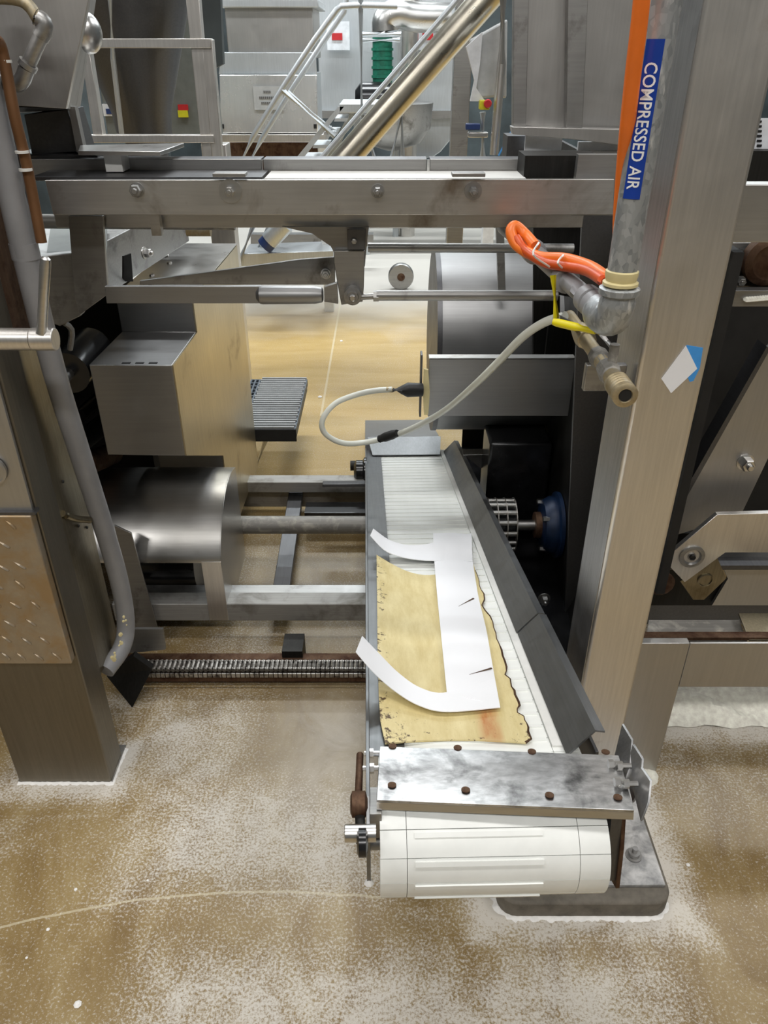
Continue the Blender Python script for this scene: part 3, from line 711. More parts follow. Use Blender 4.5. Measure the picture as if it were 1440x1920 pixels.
lm.p('dial', B().lathe(q, FR, [(.032, 0), (.032, .006), (.028, .008), (.027, .004), (.001, .004)], 32), 'steel_hopper', label='round dial on the column front')
lm.p('foot_plate', B().box(-.93, -.69, 1.32, 1.44, 0, .004), 'floury_steel')
lm.p('pipe_stub', B().tube([P(117, 963, X=-.700), P(140, 972, X=-.69), P(168, 975, X=-.675)], .008, 10, 3), 'steel_olive')
for px, py in ((118, 903), (147, 986), (163, 989)):
    lm.p('rivet', B().lathe(P(px, py, X=-.699), (1, 0, 0), [(.004, 0), (.003, .002)], 10), 'steel_black')
cd = T('grey_conduit', 'thick grey plastic conduit running down past the left column and bending at its foot', 'conduit')
cd.p('tube', B().tube([P(-60, 20, X=-.66), P(-5, 240, X=-.66), P(38, 440, X=-.66), P(100, 690, X=-.66), P(150, 850, X=-.66), P(198, 1000, X=-.66), P(226, 1100, X=-.66), P(236, 1170, X=-.665), P(228, 1215, X=-.675), P(198, 1258, X=-.70)],
                       .0225, 18, 5), 'grey_pvc')
a, c = P(43, 455, X=-.66), P(50, 485, X=-.66); cd.p('coupling', B().cyl(a, c, .0255), 'grey_pvc')
cb_ = B(); rc = random.Random(4)
for k in range(16):
    u = rc.random(); q = P(236 - 30 * u * u + rc.uniform(-4, 6), 1140 + 105 * u, X=-.645); cb_.lathe(q, (1, -1, .5), [(rc.uniform(.002, .006), 0), (.001, .0015)], 7)
cd.p('flour_crust', cb_, 'cream', stuff=True)
S('thin_conduit', 'thin grey tube squeezed between the copper pipe and the thick grey conduit', 'conduit', B().tube([P(38, 322, X=-.645), P(50, 400, X=-.645), P(70, 500, X=-.645)], .007, 10), 'grey_pvc')
cp = T('copper_pipe', 'brown copper coloured pipe with white bands at the upper left', 'pipe')
cp.p('tube', B().tube([P(-14, 70, X=-.62), P(0, 84, X=-.62), P(10, 125, X=-.62), P(28, 220, X=-.62), P(50, 310, X=-.62), P(78, 455, X=-.62)], .0095, 14, 4), 'brown_pipe')
for px, py in ((9, 115), (41, 285), (48, 318)):
    a = P(px, py, X=-.62); cp.p('band', B().cyl(a - Vector((0, 0, .002)), a + Vector((0, 0, .002)), .0112), 'white_plastic', label='white sealing band')
lv_ = T('crank_lever', 'chrome lever handle on a horizontal shaft at the left edge', 'lever')
a, c = P(-80, 635, Y=1.27), P(60, 636, Y=1.27)
lv_.p('shaft', B().cyl(a, c, .0185, seg=24), 'steel_post')
lv_.p('hub', B().cyl(c, P(105, 636, Y=1.27), .019, seg=24), 'steel_post', bev=.002)
lv_.p('handle', B().lathe(P(78, 625, Y=1.262), P(86, 480, Y=1.262) - P(78, 625, Y=1.262), [(.0095, 0), (.0080, .02), (.0082, .06), (.0088, .118), (.0075, .127), (.004, .130)], 18), 'steel_bright', label='bright polished handle')

# left frame body
lf = T('left_machine_frame', 'dark grey machine frame running back from the left column under the beam', 'machine frame')
lf.p('front_plate', B().pl([(128, 405), (192, 405), (202, 552), (150, 590), (140, 560)], .012, Y=1.70), 'steel_dull', bev=.001)
lf.p('front_block', B().pl([(62, 482), (140, 474), (152, 592), (112, 612), (76, 598)], .03, Y=1.72), 'steel_dull', bev=.002)
def sidebeam(nb, fb_, zb, zt, wd):
    a, c = P(*nb, Z=zb), P(*fb_, Z=zb); u = Vector((0, 0, zt - zb)); d = Vector((-wd, 0, 0))
    return B().hexa([a, c, c + d, a + d, a + u, c + u, c + u + d, a + d + u])
lf.p('side_beam', sidebeam((150, 587), (355, 452), 1.05, 1.175, .30), 'steel_dull', bev=.002)
lf.p('top_tray', B().pl([(85, 490), (95, 425), (200, 425), (200, 490)], -.006, Z=1.19), 'grey_paint')
lf.p('bolt', hexbolt(P(270, 474, Z=1.12), (1, -.2, 0), .012, .016, .016), 'steel_bright')
lf.p('slot', B().prism([P(229, 480, Z=1.14), P(229, 528, Z=1.055), P(247, 528, Z=1.05), P(243, 475, Z=1.14)], (.004, 0, 0)), 'interior_shade')
lf.p('cross_pipe', B().cyl(P(70, 415, Y=1.9), P(440, 418, Y=1.9), .016), 'floury_steel')
lf.p('cable_gland', B().cyl(P(350, 432, Y=2.0), P(395, 432, Y=2.0), .014), 'brass')
S('dark_backdrop', 'black backing standing in for the shade inside the left machine behind the grey conduit', 'housing', B().box(-1.7, -.79, 2.35, 2.42, 0, 1.0).box(-1.7, -1.02, 1.6, 2.35, 0, 1.3), 'interior_shade')  # black backing added so the inside of the machine stays dark
rl = T('drive_roller', 'glossy black roller with nuts deep inside the left machine', 'roller')
rl.p('roller', B().cyl(P(128, 700, Y=1.9), P(172, 650, Y=2.1), .055, seg=24), 'grease')
rl.p('axle', B().cyl(P(118, 712, Y=1.86), P(128, 700, Y=1.9), .015), 'steel_dull')
S('link_bar', 'bent grey link bar hanging inside the left machine', 'bar', B().tube([P(112, 600, Y=1.76), P(134, 618, Y=1.79), P(131, 655, Y=1.8)], .007, 8, 3), 'steel_dull')
for k, (p0, p1, r) in enumerate((((150, 780), (215, 720), .02), ((150, 830), (225, 770), .03), ((160, 870), (210, 850), .035))):
    S('inner_shaft', ['greasy shaft just below the black roller', 'second greasy shaft inside the left machine, halfway to the round guard', 'lowest stained shaft just above the round guard'][k], 'shaft', B().cyl(P(*p0, Y=2.0), P(*p1, Y=2.2), r), ['grease', 'steel_black', 'rusty'][k])
# cabinet; the golden floor reflection is put into its side colour
cb = T('steel_cabinet', 'tall stainless cabinet with stepped front and a side coloured like the golden floor it mirrors, left of centre', 'cabinet')
z9 = .90
A = P(325, 685, Z=z9); Bk = P(370, 623, Z=z9); dirv = (Bk - A).normalized()
def on(px, py):   # point on the vertical side plane through A, Bk
    n = Vector((dirv.y, -dirv.x, 0)); r = ray(px, py); t = (A - CAM).dot(n) / r.dot(n); return CAM + r * t
side = [on(*q) for q in ((325, 685), (370, 623), (372, 560), (445, 470), (455, 570), (478, 905))]
bot = on(478, 905); fl = Vector((A.x - .0, A.y, .10)); bot.z = .10
side = [A, Bk, Vector((Bk.x, Bk.y, 1.0)), Vector((on(455, 570).x, on(455, 570).y, 1.0)), Vector((on(455, 570).x, on(455, 570).y, .12)), A.lerp(Vector((on(455, 570).x, on(455, 570).y, A.z)), .42) + Vector((0, 0, .12 - A.z)), A.lerp(Vector((on(455, 570).x, on(455, 570).y, A.z)), .42) + Vector((0, 0, .44 - A.z)), A + Vector((0, 0, .64 - A.z))]
inn = Vector((-dirv.y, dirv.x, 0))
cb.p('body', B().prism([q + inn * .004 for q in side], inn * .215), 'steel_box', bev=.002)
cb.p('side_panel', B().prism(side, inn * .004), 'steel_floor_reflect', label='stainless side panel with the golden floor reflection put into its colour')
cb.p('top_sheet', B().prism([Bk + Vector((0, 0, 1.003 - z9)), side[3] + Vector((0, 0, .003)), side[3] + inn * .22 + Vector((0, 0, .003)), Bk + inn * .22 + Vector((0, 0, 1.003 - z9))], (0, 0, .003)), 'steel_bright')
for k in range(3):
    q = A - Vector((.045 + k * .035, -.012, 0)); cb.p('vent_slot', B().box(q.x - .022, q.x, q.y, q.y + .01, z9, z9 + .001), 'interior_shade')
for px, py in ((313, 482), (318, 495), (285, 518)):
    cb.p('bolt', B().lathe(P(px, py, Z=1.005), (0, 0, 1), [(.008, 0), (.008, .006), (.005, .008)], 8), 'steel_bright')
# grating step
gs = T('grating_step', 'grey plastic grating step with a black edge behind the cabinet', 'step')
zg = .27; y0g = P(500, 803, Z=zg).y; y1g = P(500, 711, Z=zg).y; xl = -.62; xr = P(553, 805, Z=zg).x; xr2 = P(578, 713, Z=zg).x
gs.p('rim', B().box(xl, xr + .004, y0g - .012, y0g, zg - .055, zg), 'black_rubber', bev=.002)
b = B(); nb = 14
for i in range(nb):
    t = i / (nb - 1); xa = lerp(xl, xr, t); b.hexa([(xa - .004, y0g, zg - .03), (xa + .004, y0g, zg - .03), (xa + .004, y1g, zg - .03), (xa - .004, y1g, zg - .03), (xa - .004, y0g, zg), (xa + .004, y0g, zg), (xa + .004, y1g, zg), (xa - .004, y1g, zg)])
for j in range(15):
    t = j / 14; ya = lerp(y0g, y1g, t); b.box(xl, xr, ya - .004, ya + .004, zg - .028, zg - .002)
st_ = B()
for j in range(24):
    for i in range(24):
        xa = lerp(xl + .05, xr, (i + .5 * (j % 2)) / 24); ya = lerp(y0g, y1g, j / 23); st_.box(xa - .0045, xa + .0045, ya - .004, ya + .004, zg - .002, zg + .008)
gs.p('stud', st_, 'sign_grey', stuff=True, smooth=False)
gs.p('grating', b, 'grating', stuff=True, smooth=False)
gs.p('tray', B().box(xl, xr, y0g, y1g, zg - .055, zg - .045), 'black_rubber')
gs.p('leg', B().tube([P(500, 820, Z=zg - .05), P(470, 900, Z=.02)], .012, 8), 'steel_bright')

# round shaft guard
rg = T('round_guard', 'curved polished stainless guard over the cross shaft, left of the conveyor', 'guard')
GY, GZ, GR = 2.10, .20, .262
xr_ = P(430, 900, Y=GY, ).x
xl_ = -.90; xr_ = -.482
def arc(x, r, a0, a1, n): return [Vector((x, GY - r * cos(radians(a0 + (a1 - a0) * k / n)), GZ + r * sin(radians(a0 + (a1 - a0) * k / n)))) for k in range(n + 1)]
rows = [arc(x, GR, 24, 112, 20) for x in (xl_, (xl_ + xr_) / 2, xr_)]
rg.p('curved_cover', B().sheet(rows, (0, 0, .004)), 'steel_guard')
prof = arc(xr_, GR, 24, 112, 18) + [Vector((xr_, GY + .1, GZ - .10)), Vector((xr_, GY - .20, GZ - .11)), Vector((xr_, GY - GR * cos(radians(24)), GZ - .11))]
rg.p('end_plate', B().prism(prof, (.003, 0, 0)), 'steel_guard', bev=.0008)
ys_ = GY - GR * cos(radians(24)); zs_ = GZ + GR * sin(radians(24))
rg.p('front_leg', B().box(xr_ - .055, xr_ + .003, ys_ - .003, ys_, GZ - .11, zs_ + .001), 'steel_post', bev=.0006)
rg.p('left_leg', B().pl([(214, 985), (246, 1000), (300, 1195), (258, 1195)], .006, Y=ys_ - .02), 'steel_dull', bev=.001)
S('sprocket_housing', 'black sprocket housing inside the round guard', 'housing', B().cyl((-.86, GY, .17), (-.60, GY, .17), .12, seg=28), 'grease')
# cross shaft & rails
sf = T('cross_shaft', 'flour dusted round cross shaft running from the round guard to the blue bearing', 'shaft')
SY, SZ = 2.235, .200
sf.p('shaft', B().cyl((-.56, SY, SZ), (.40, SY, SZ), .031, seg=24), 'floury_steel')
sf.p('shaft_end', B().cyl((.40, SY, SZ), (.60, SY, SZ), .018), 'steel_bright')
prof = []
sp = sf.p('sprocket', B().lathe((.355, SY, SZ), (1, 0, 0), [(.07, 0), (.07, .09)], 24), 'grease')
link = B().cyl((-.035, 0, 0), (.052, 0, 0), .0075, seg=10)
first_l = None
for k in range(15):
    a = 2 * pi * k / 15; c = Vector((.395, SY + .085 * cos(a), SZ + .085 * sin(a)))
    if first_l is None: first_l = sf.p('chain_pin', B().cyl(c - Vector((.044, 0, 0)), c + Vector((.048, 0, 0)), .0085, seg=10), 'steel_bright', sp); c0 = c
    else: sf.dup(first_l, c - c0, sp)
for dx in (-.044, -.016, .014, .046):
    sf.p('chain_plate', B().lathe((.395 + dx, SY, SZ), (1, 0, 0), [(.078, 0), (.095, .0), (.095, .003), (.078, .003)], 30), 'chain', sp)
bf = T('blue_bearing', 'dark blue flange bearing on the shadowed right machine plate', 'bearing')
bf.p('flange', B().lathe((.535, SY, SZ), (1, 0, 0), [(.05, 0), (.085, .005), (.10, .03), (.10, .045), (.115, .05), (.115, .062)], 30), 'blue_paint')
bf.p('seal', B().cyl((.515, SY, SZ), (.536, SY, SZ), .045), 'rusty')
for k in range(4):
    a = pi / 4 + k * pi / 2; bf.p('bolt', B().lathe((.535, SY + .082 * cos(a), SZ + .082 * sin(a)), (-1, 0, 0), [(.010, -.03), (.010, .006), (.007, .008)], 6), 'steel_bright')
# lower rails
r1 = T('floor_rail', 'pale steel rail low over the floor, nearest of the cross rails by the round guard', 'rail')
xa, xb = P(250, 1150, Y=1.86).x, .42
r1.p('rail_body', B().box(-.83, xb, 1.86, 1.92, .085, .15), 'steel_rail', bev=.003)
r1.p('rail_cap', B().box(-.75, xb, 1.92, 1.96, .125, .148), 'steel_dull')
S('floor_rail', 'darker steel rail low over the floor, farthest of the cross rails behind the shaft', 'rail', B().box(-.62, .0, 2.60, 2.66, .12, .165).box(-.6, .0, 2.66, 2.68, .02, .12), 'steel_rail', bev=.002)
S('cross_tray', 'black tray behind the cross shaft, below the far rail', 'tray', B().box(-.30, .0, 2.48, 2.56, .05, .10), 'grease')
a, c = P(555, 920, Z=.10), P(523, 1130, Z=.085)
d = (c - a).normalized(); nrm = Vector((-d.y, d.x, 0)) * .028
S('diagonal_strut', 'dark flat strut running back between the two low cross rails', 'strut', B().prism([a - nrm, a + nrm, c + nrm, c - nrm], (0, 0, -.03)), 'steel_dark', bev=.002)
# roller chain along the floor
ch = T('roller_chain', 'dusty roller chain stretched low across the floor in front of the rails', 'chain')
ch.p('guide_rail', B().box(-.78, .38, 1.69, 1.74, .045, .06).box(-.78, .38, 1.665, 1.69, .018, .034), 'rusty', label='brown chain guide')
b = B(); x = -.77
while x < .36:
    b.cyl((x, 1.66, .066), (x, 1.70, .066), .0065, seg=8)
    for yy in (1.664, 1.694): b.box(x - .008, x + .008, yy - .002, yy + .002, .060, .072)
    b.box(x - .0055, x + .0055, 1.648, 1.652, .050, .064)
    x += .0135
ch.p('chain_links', b, 'chain', stuff=True)
ch.p('support_foot', B().prism([P(200, 1268, Y=1.62), P(250, 1230, Y=1.62), P(285, 1255, Y=1.62), P(248, 1327, Z=0)], (0, .02, 0)), 'steel_black')
ch.p('end_bracket', B().pl([(235, 1180), (305, 1180), (310, 1218), (238, 1225)], .01, Y=1.70), 'steel_dull')
ch.p('support_foot', B().box(-.30, -.24, 1.72, 1.80, 0, .085), 'steel_black')

# ================================================================== 5. right machine
mg = T('motor_guard', 'grey folded motor guard box with cable plug behind the conveyor', 'guard')
a, c = P(805, 672, Y=2.2), P(1065, 780, Y=2.2)
mg.p('front_cover', B().box(a.x, c.x, 2.2, 2.205, c.z, a.z), 'steel_box', bev=.001)
mg.p('top_cover', B().box(a.x, c.x, 2.2, 2.235, a.z - .003, a.z), 'steel_beam')
a2, c2 = P(789, 666, Y=2.18), P(800, 782, Y=2.18)
mg.p('end_plate', B().box(a2.x, a2.x + .006, 2.18, 2.22, c2.z, a2.z), 'steel_dark', bev=.001)
mg.p('gasket', B().pl([(795, 692), (803, 694), (806, 735), (803, 778), (795, 778), (793, 735)], .01, Y=2.17), 'cream', label='cream coloured worn gasket')
pa = P(735, 731, Y=2.15); pb = P(752, 731, Y=2.16); pc_ = P(792, 731, Y=2.17)
mg.p('plug', B().tube([pa, pb, pb.lerp(pc_, .3), pc_], [.008, .012, .022, .02], 14), 'black_rubber')
mg.p('plug_nut', B().cyl(P(724, 730, Y=2.15), P(736, 731, Y=2.15), .0085, seg=8), 'brass')
dr = T('drum_housing', 'large grey cylindrical drum housing behind the motor guard', 'drum')
DY, DZ, DR = 2.80, .66, .33
dr.p('shell', B().cyl((.195, DY, DZ), (.60, DY, DZ), DR, seg=56), 'steel_box')
dr.p('end_ring', B().lathe((.178, DY, DZ), (1, 0, 0), [(DR - .02, 0), (DR + .004, 0), (DR + .004, .017), (DR - .02, .017)], 56), 'steel_dark')
dr.p('tie_bar', B().fb(1030, 600, 1085, 780, 2.36, .02), 'steel_black')
rp = T('right_machine_frame', 'shadowed dark steel machine frame between drum housing and post', 'machine frame')
rp.p('side_plate', B().box(.60, .612, 1.60, 3.6, .0, 1.33), 'steel_black')
rp.p('front_plate', B().pl([(1092, 402), (1150, 400), (1160, 700), (1150, 1000), (1060, 1150), (1078, 700)], .012, Y=1.87), 'steel_dark', bev=.001)
rp.p('dark_floor_fill', B().box(.345, .60, 1.55, 3.2, .002, .02), 'grease')  # black sheet added to darken the floor under the drum
rp.p('dark_fill_block', B().box(.37, .59, 2.42, 2.60, .05, .42), 'grease', bev=.01)  # black block added to keep the space behind the sprocket dark
rp.p('inner_wall', B().box(.36, .60, 3.2, 3.22, .0, .70), 'steel_black')
rp.p('bracket', B().pl([(1000, 410), (1092, 404), (1088, 560), (1000, 545)], .01, Y=2.3), 'steel_black')
rp.p('clip', B().box(.33, .44, 2.0, 2.03, .03, .12), 'steel_black')
rp.p('bolt', hexbolt(P(1020, 1122, Y=1.95), FR, .014, .02, .02), 'steel_dull')
rp.p('lower_duct', B().pl([(868, 853), (1000, 850), (1010, 888), (900, 878)], .05, Y=2.6), 'steel_dull', bev=.002)
rp.p('vertical_bar', B().pl([(930, 425), (945, 425), (948, 545), (934, 545)], .02, Y=2.5), 'steel_dull')
rp.p('vertical_bar', B().pl([(1000, 555), (1050, 555), (1050, 670), (1000, 670)], .02, Y=2.42), 'steel_black')

# right of the post
sd = T('support_stand', 'grey steel stand with front leg and channel rail at the right edge', 'stand')
sd.p('leg', B().box(.585, .700, 1.35, 1.37, .0, .435), 'steel_hopper', bev=.002)
sd.p('rail', B().box(.7005, 1.3, 1.35, 1.356, .300, .435), 'steel_hopper', bev=.001)
sd.p('rail_top', B().box(.585, 1.3, 1.371, 1.392, .426, .434), 'rusty', label='brown stained top of the rail')
sd.p('inner_tray', B().prism([P(1216, 1166, Z=.40), P(1385, 1166, Z=.40), P(1400, 1206, Z=.40), P(1210, 1206, Z=.40)], (0, 0, .006)), 'floury_steel')
sd.p('inner_wall', B().prism([P(1385, 1150, Z=.43), P(1460, 1150, Z=.43), P(1460, 1200, Z=.43), P(1405, 1200, Z=.43)], (0, 0, -.004)), 'steel_olive')
sd.p('back_ledge', B().box(.58, 1.3, 1.66, 1.75, .42, .434), 'steel_dark')
b = B(); rr = random.Random(2); rows = []
for i in range(9):
    rows.append([])
    for j in range(25):
        x = .70 + j * .026; y_ = 1.50 + i * .022
        h = .05 * sin(pi * i / 8) * (.6 + .5 * sin(j * .7 + i)) + rr.random() * .008
        rows[-1].append((x, y_ + .01 * rr.random(), max(.0005, h)))
b.sheet(rows, (0, 0, .0003)); S('flour_heap', 'heap of spilled white flour under the stand rail at the right', 'flour', b, 'flour', stuff=True)
S('flour_heap', 'small lump of caked flour at the foot of the stand leg', 'flour', B().lathe((.665, 1.345, .0), (0, 0, 1), [(.04, 0), (.034, .008), (.016, .014), (.003, .016)], 11), 'flour', stuff=True)
rm = T('lift_arm_unit', 'grey cranked steel plate with ring bearing and slanted arm right of the post', 'machine arm')
rm.p('slanted_arm', B().pl([(1500, 560), (1440, 655), (1395, 740), (1330, 850), (1250, 985), (1262, 1005), (1330, 985), (1385, 975), (1440, 860), (1500, 740)], .014, Y=1.66), 'steel_hopper', bev=.001)
rm.p('arm_edge', B().pl([(1438, 650), (1444, 655), (1255, 990), (1247, 985)], .05, Y=1.655), 'steel_dark')
cr = rm.p('cranked_plate', B().pl([(1244, 1050), (1345, 965), (1520, 960), (1520, 1036), (1360, 1036), (1284, 1092)], .014, Y=1.56), 'steel_post', bev=.001)
q = P(1297, 1043, Y=1.56)
rm.p('ring_bearing', B().lathe(q, FR, [(.031, -.002), (.031, .004), (.026, .006), (.022, .006), (.018, -.001), (.010, -.001), (.010, .003), (.006, .003)], 32), 'steel_dull')
rm.p('bearing_core', B().lathe(q, FR, [(.008, 0), (.008, .008), (.003, .009)], 6), 'grease')
rm.p('nut', hexbolt(P(1397, 866, Y=1.66), FR, .017, .022, .021), 'steel_bright')
rm.p('lower_lug', B().pl([(1275, 1090), (1345, 1045), (1362, 1085), (1320, 1125), (1300, 1125)], .014, Y=1.60), 'steel_olive', bev=.001)
rm.p('lug_ring', B().lathe(P(1322, 1087, Y=1.60), FR, [(.020, 0), (.020, .003), (.017, .004), (.017, .001)], 24), 'steel_olive')
rm.p('crusted_collar', B().lathe(P(1240, 1095, Y=1.62), FR, [(.03, -.02), (.036, 0), (.026, .012), (.008, .018)], 14), 'rusty')
rm.p('back_panel', B().pl([(1340, 1030), (1560, 1030), (1560, 1135), (1335, 1135), (1365, 1085)], .01, Y=1.70), 'steel_hopper')
rm.p('back_panel', B().pl([(1180, 1000), (1345, 1000), (1365, 1135), (1180, 1135)], .01, Y=1.715), 'steel_black')  # black panel added to keep the gap behind the lug dark
rm.p('base_ledge', B().fb(1190, 1128, 1560, 1170, 1.72, .03), 'steel_dark')
S('dark_backdrop', 'black backing standing in for the shade behind the slanted arm at the right edge', 'housing', B().box(.64, 1.9, 2.35, 2.40, 0, 1.4).box(.64, .66, 1.45, 2.35, .5, 1.28), 'interior_shade')  # black fill added to keep the hollow behind the arm dark
S('side_beam', 'pale horizontal beam at the right edge beyond the post', 'beam', B().fb(1355, 346, 1640, 455, 1.45, .04), 'steel_beam', bev=.002)
S('side_ledge', 'dark ledge below the pale beam at the right edge', 'ledge', B().fb(1330, 545, 1640, 575, 1.62, .03).fb(1330, 455, 1640, 575, 1.70, .02), 'steel_dull', bev=.001)
hb = T('greasy_hub', 'greasy round hub with crusted flour below the pale beam at the right edge', 'hub')
hb.p('hub', B().lathe(P(1440, 490, Y=1.66), FR, [(.05, -.02), (.05, .005), (.036, .012), (.028, .010), (.012, .016)], 28), 'rusty')
hb.p('casting', B().pl([(1385, 470), (1440, 458), (1500, 470), (1500, 540), (1440, 545), (1390, 535)], .02, Y=1.68), 'steel_black', bev=.003)
hb.p('nut', hexbolt(P(1388, 527, Y=1.66), FR, .009, .01, .011), 'steel_dull')
b = B()
for k in range(12):
    q = P(1400 + k * 5, 562 - k * .4, Y=1.615); b.lathe(q, (0, -.4, 1), [(.004, -.004), (.008, 0), (.004, .005)], 7)
hb.p('flour_crust', b, 'flour', stuff=True)
S('print_label', 'white label with black dashes on dark track at the right edge', 'label', B().fb(1415, 222, 1470, 283, 1.85, .004), 'sign_white')
lb_ = ROOTS and None
S('track_cover', 'black track cover below the striped label at the right edge', 'cover', B().fb(1380, 283, 1640, 346, 1.80, .04), 'steel_black')
b = B()
for k in range(6): b.fb(1420, 226 + k * 9, 1428, 230 + k * 9, 1.848, .002)
S('print_dash', 'black dashes printed on the white label at the right edge', 'mark', b, 'black_rubber')

# overhead box on the right
ob = T('overhead_hopper', 'dull grey steel hopper box hanging upper right behind the orange hose', 'hopper')
ob.p('panel', B().pl([(985, -220), (1075, -220), (1070, 242), (985, 235)], .01, Y=2.0), 'steel_hopper', label='left panel')
ob.p('panel', B().pl([(1100, -220), (1290, -220), (1260, 262), (1085, 246)], .01, Y=2.02), 'steel_hopper', label='right panel')
ob.p('rib', B().pl([(1068, -220), (1112, -220), (1092, 240), (1062, 240)], .03, Y=1.97), 'steel_dull', bev=.001)
ob.p('corner_rib', B().pl([(965, -220), (996, -220), (986, 245), (962, 245)], .03, Y=1.98), 'steel_dull', bev=.001)
ob.p('bottom_frame', B().pl([(960, 238), (1185, 243), (1185, 275), (1080, 262), (962, 252)], .04, Y=1.96), 'steel_hopper', bev=.001)
ob.p('side_wall', B().box(P(985, 0, Y=2.0).x, P(985, 0, Y=2.0).x + .01, 2.01, 2.04, 1.44, 2.3), 'steel_hopper')
S('white_pad', 'white pad under the hopper box, left one', 'pad', B().fb(986, 254, 1052, 284, 2.005, .01), 'sign_white')
S('white_pad', 'white pad under the hopper box, right one beside the orange hose', 'pad', B().fb(1085, 266, 1170, 284, 2.005, .01), 'sign_white')
S('support_block', 'dark support block under the left corner of the hopper box', 'block', B().fb(952, 255, 988, 300, 2.05, .08), 'steel_dark')
S('guide_track', 'dark flat track below the white pads behind the beam', 'track', B().fb(985, 284, 1170, 292, 1.98, .02), 'steel_dull')

# upper left hopper
uh = T('hanging_hopper', 'large warm grey steel hopper cropped by the upper left corner', 'hopper')
uh.p('front_panel', B().pl([(-260, -240), (185, -240), (166, 0), (124, 204), (-5, 196), (-260, 190)], .012, Y=1.62), 'steel_hopper', bev=.001)
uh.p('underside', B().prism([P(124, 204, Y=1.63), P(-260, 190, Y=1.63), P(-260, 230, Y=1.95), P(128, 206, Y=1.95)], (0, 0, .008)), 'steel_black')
uh.p('side_panel', B().prism([P(168, -240, Y=1.63), P(166, 0, Y=1.63), P(124, 204, Y=1.63), P(150, 206, Y=2.3), P(180, 0, Y=2.3), P(186, -240, Y=2.3)], (-.008, 0, 0)), 'steel_dull')
uh.p('lower_box', B().pl([(45, 215), (126, 205), (150, 284), (60, 290)], .10, Y=1.80), 'steel_dark', bev=.001)
uh.p('side_strut', B().pl([(128, 200), (140, 200), (158, 284), (144, 286)], .02, Y=1.79), 'steel_hopper')
bp = T('elbow_pipe', 'bronze coloured pipe with two elbows on the upper left hopper', 'pipe')
bp.p('pipe', B().tube([P(-30, -6, Y=1.5), P(30, -2, Y=1.5), P(55, 12, Y=1.5), P(72, 38, Y=1.5)], .010, 14, 5), 'brass')
bp.p('elbow', B().tube([P(68, 32, Y=1.5), P(82, 42, Y=1.5), P(82, 58, Y=1.5), P(76, 70, Y=1.5)], .0135, 14, 4), 'steel_dull')
bp.p('pipe', B().cyl(P(79, 64, Y=1.5), P(46, 136, Y=1.5), .0118), 'steel_dull')
bp.p('elbow', B().tube([P(52, 122, Y=1.5), P(42, 148, Y=1.5), P(28, 158, Y=1.5), P(0, 150, Y=1.5), P(-20, 150, Y=1.5)], .0135, 14, 4), 'steel_dull')
bp.p('union_ring', B().cyl(P(54, 118, Y=1.5), P(50, 126, Y=1.5), .016), 'steel_dull')
dm = B(); q = P(163, 62, Y=1.75); prof = [(.036 * cos(radians(a)), .036 * sin(radians(a)) * .7) for a in range(0, 90, 10)] + [(.001, .0252)]
S('dome_cap', 'polished round dome cap on the side of the upper left hopper', 'dome', dm.lathe(q, (1, -.25, 0), prof, 28), 'steel_bright')

# ================================================================== 6. background hall
# guard frame on the left
gf = T('guard_frame', 'pale square tube guard frame in front of the dark cone tank', 'frame')
for q, nm in ((((150, 72), (395, 72), (395, 90), (150, 90)), 'top_rail'), (((155, 253), (400, 253), (402, 268), (155, 268)), 'bottom_rail'),
              (((378, 74), (398, 74), (416, 296), (398, 296)), 'post'), (((150, 90), (167, 90), (194, 262), (176, 262)), 'post'), (((346, -20), (372, -20), (398, 296), (380, 296)), 'post')):
    gf.p(nm, B().pl(q, .04, Y=3.0 if nm != 'post' else 3.01), 'steel_post', bev=.002)
ct_ = T('cone_tank', 'dark cone bottomed tank hanging behind the pale guard frame', 'tank')
q = P(272, 255, Y=4.2); top = P(272, -30, Y=4.2)
ct_.p('cone', B().lathe((q.x, 4.2, q.z), (0, 0, 1), [(.13, 0), (.14, .1), (.34, .72), (.36, 1.1), (.36, 1.6)], 36), 'steel_dark')
ct_.p('outlet', B().cyl((q.x, 4.2, q.z - .5), (q.x, 4.2, q.z + .02), .10), 'steel_dark')
ct_.p('seam', B().tube([P(205, -20, Y=3.85), P(212, 110, Y=3.95), P(228, 250, Y=4.0)], .012, 8), 'steel_far')
pn = T('control_cabinet', 'grey painted control cabinet with small warning labels behind the guard frame', 'cabinet')
pn.p('door_seam', B().fb(246, -60, 249, 262, 4.895, .004), 'black_rubber')
pn.p('body', B().fb(150, -60, 395, 262, 4.9, .4), 'grey_paint', bev=.004)
pn.p('warning_label', B().fb(333, 196, 353, 207, 4.89, .008), 'sign_red', label='red top of the yellow warning label'); pn.p('warning_label', B().fb(333, 207, 353, 220, 4.89, .008), 'sign_yellow', label='yellow warning label')
pn.p('warning_label', B().fb(191, 195, 213, 218, 4.89, .008), 'sign_white', label='white and blue label'); pn.p('label_picture', B().fb(198, 204, 210, 214, 4.885, .004), 'blue_plastic')
S('plastic_curtain', 'dark bluish strip curtain hanging left of the stainless bin', 'curtain', B().pl([(376, -30), (412, -30), (418, 120), (400, 130), (384, 100)], .05, Y=4.0), 'back_dark')
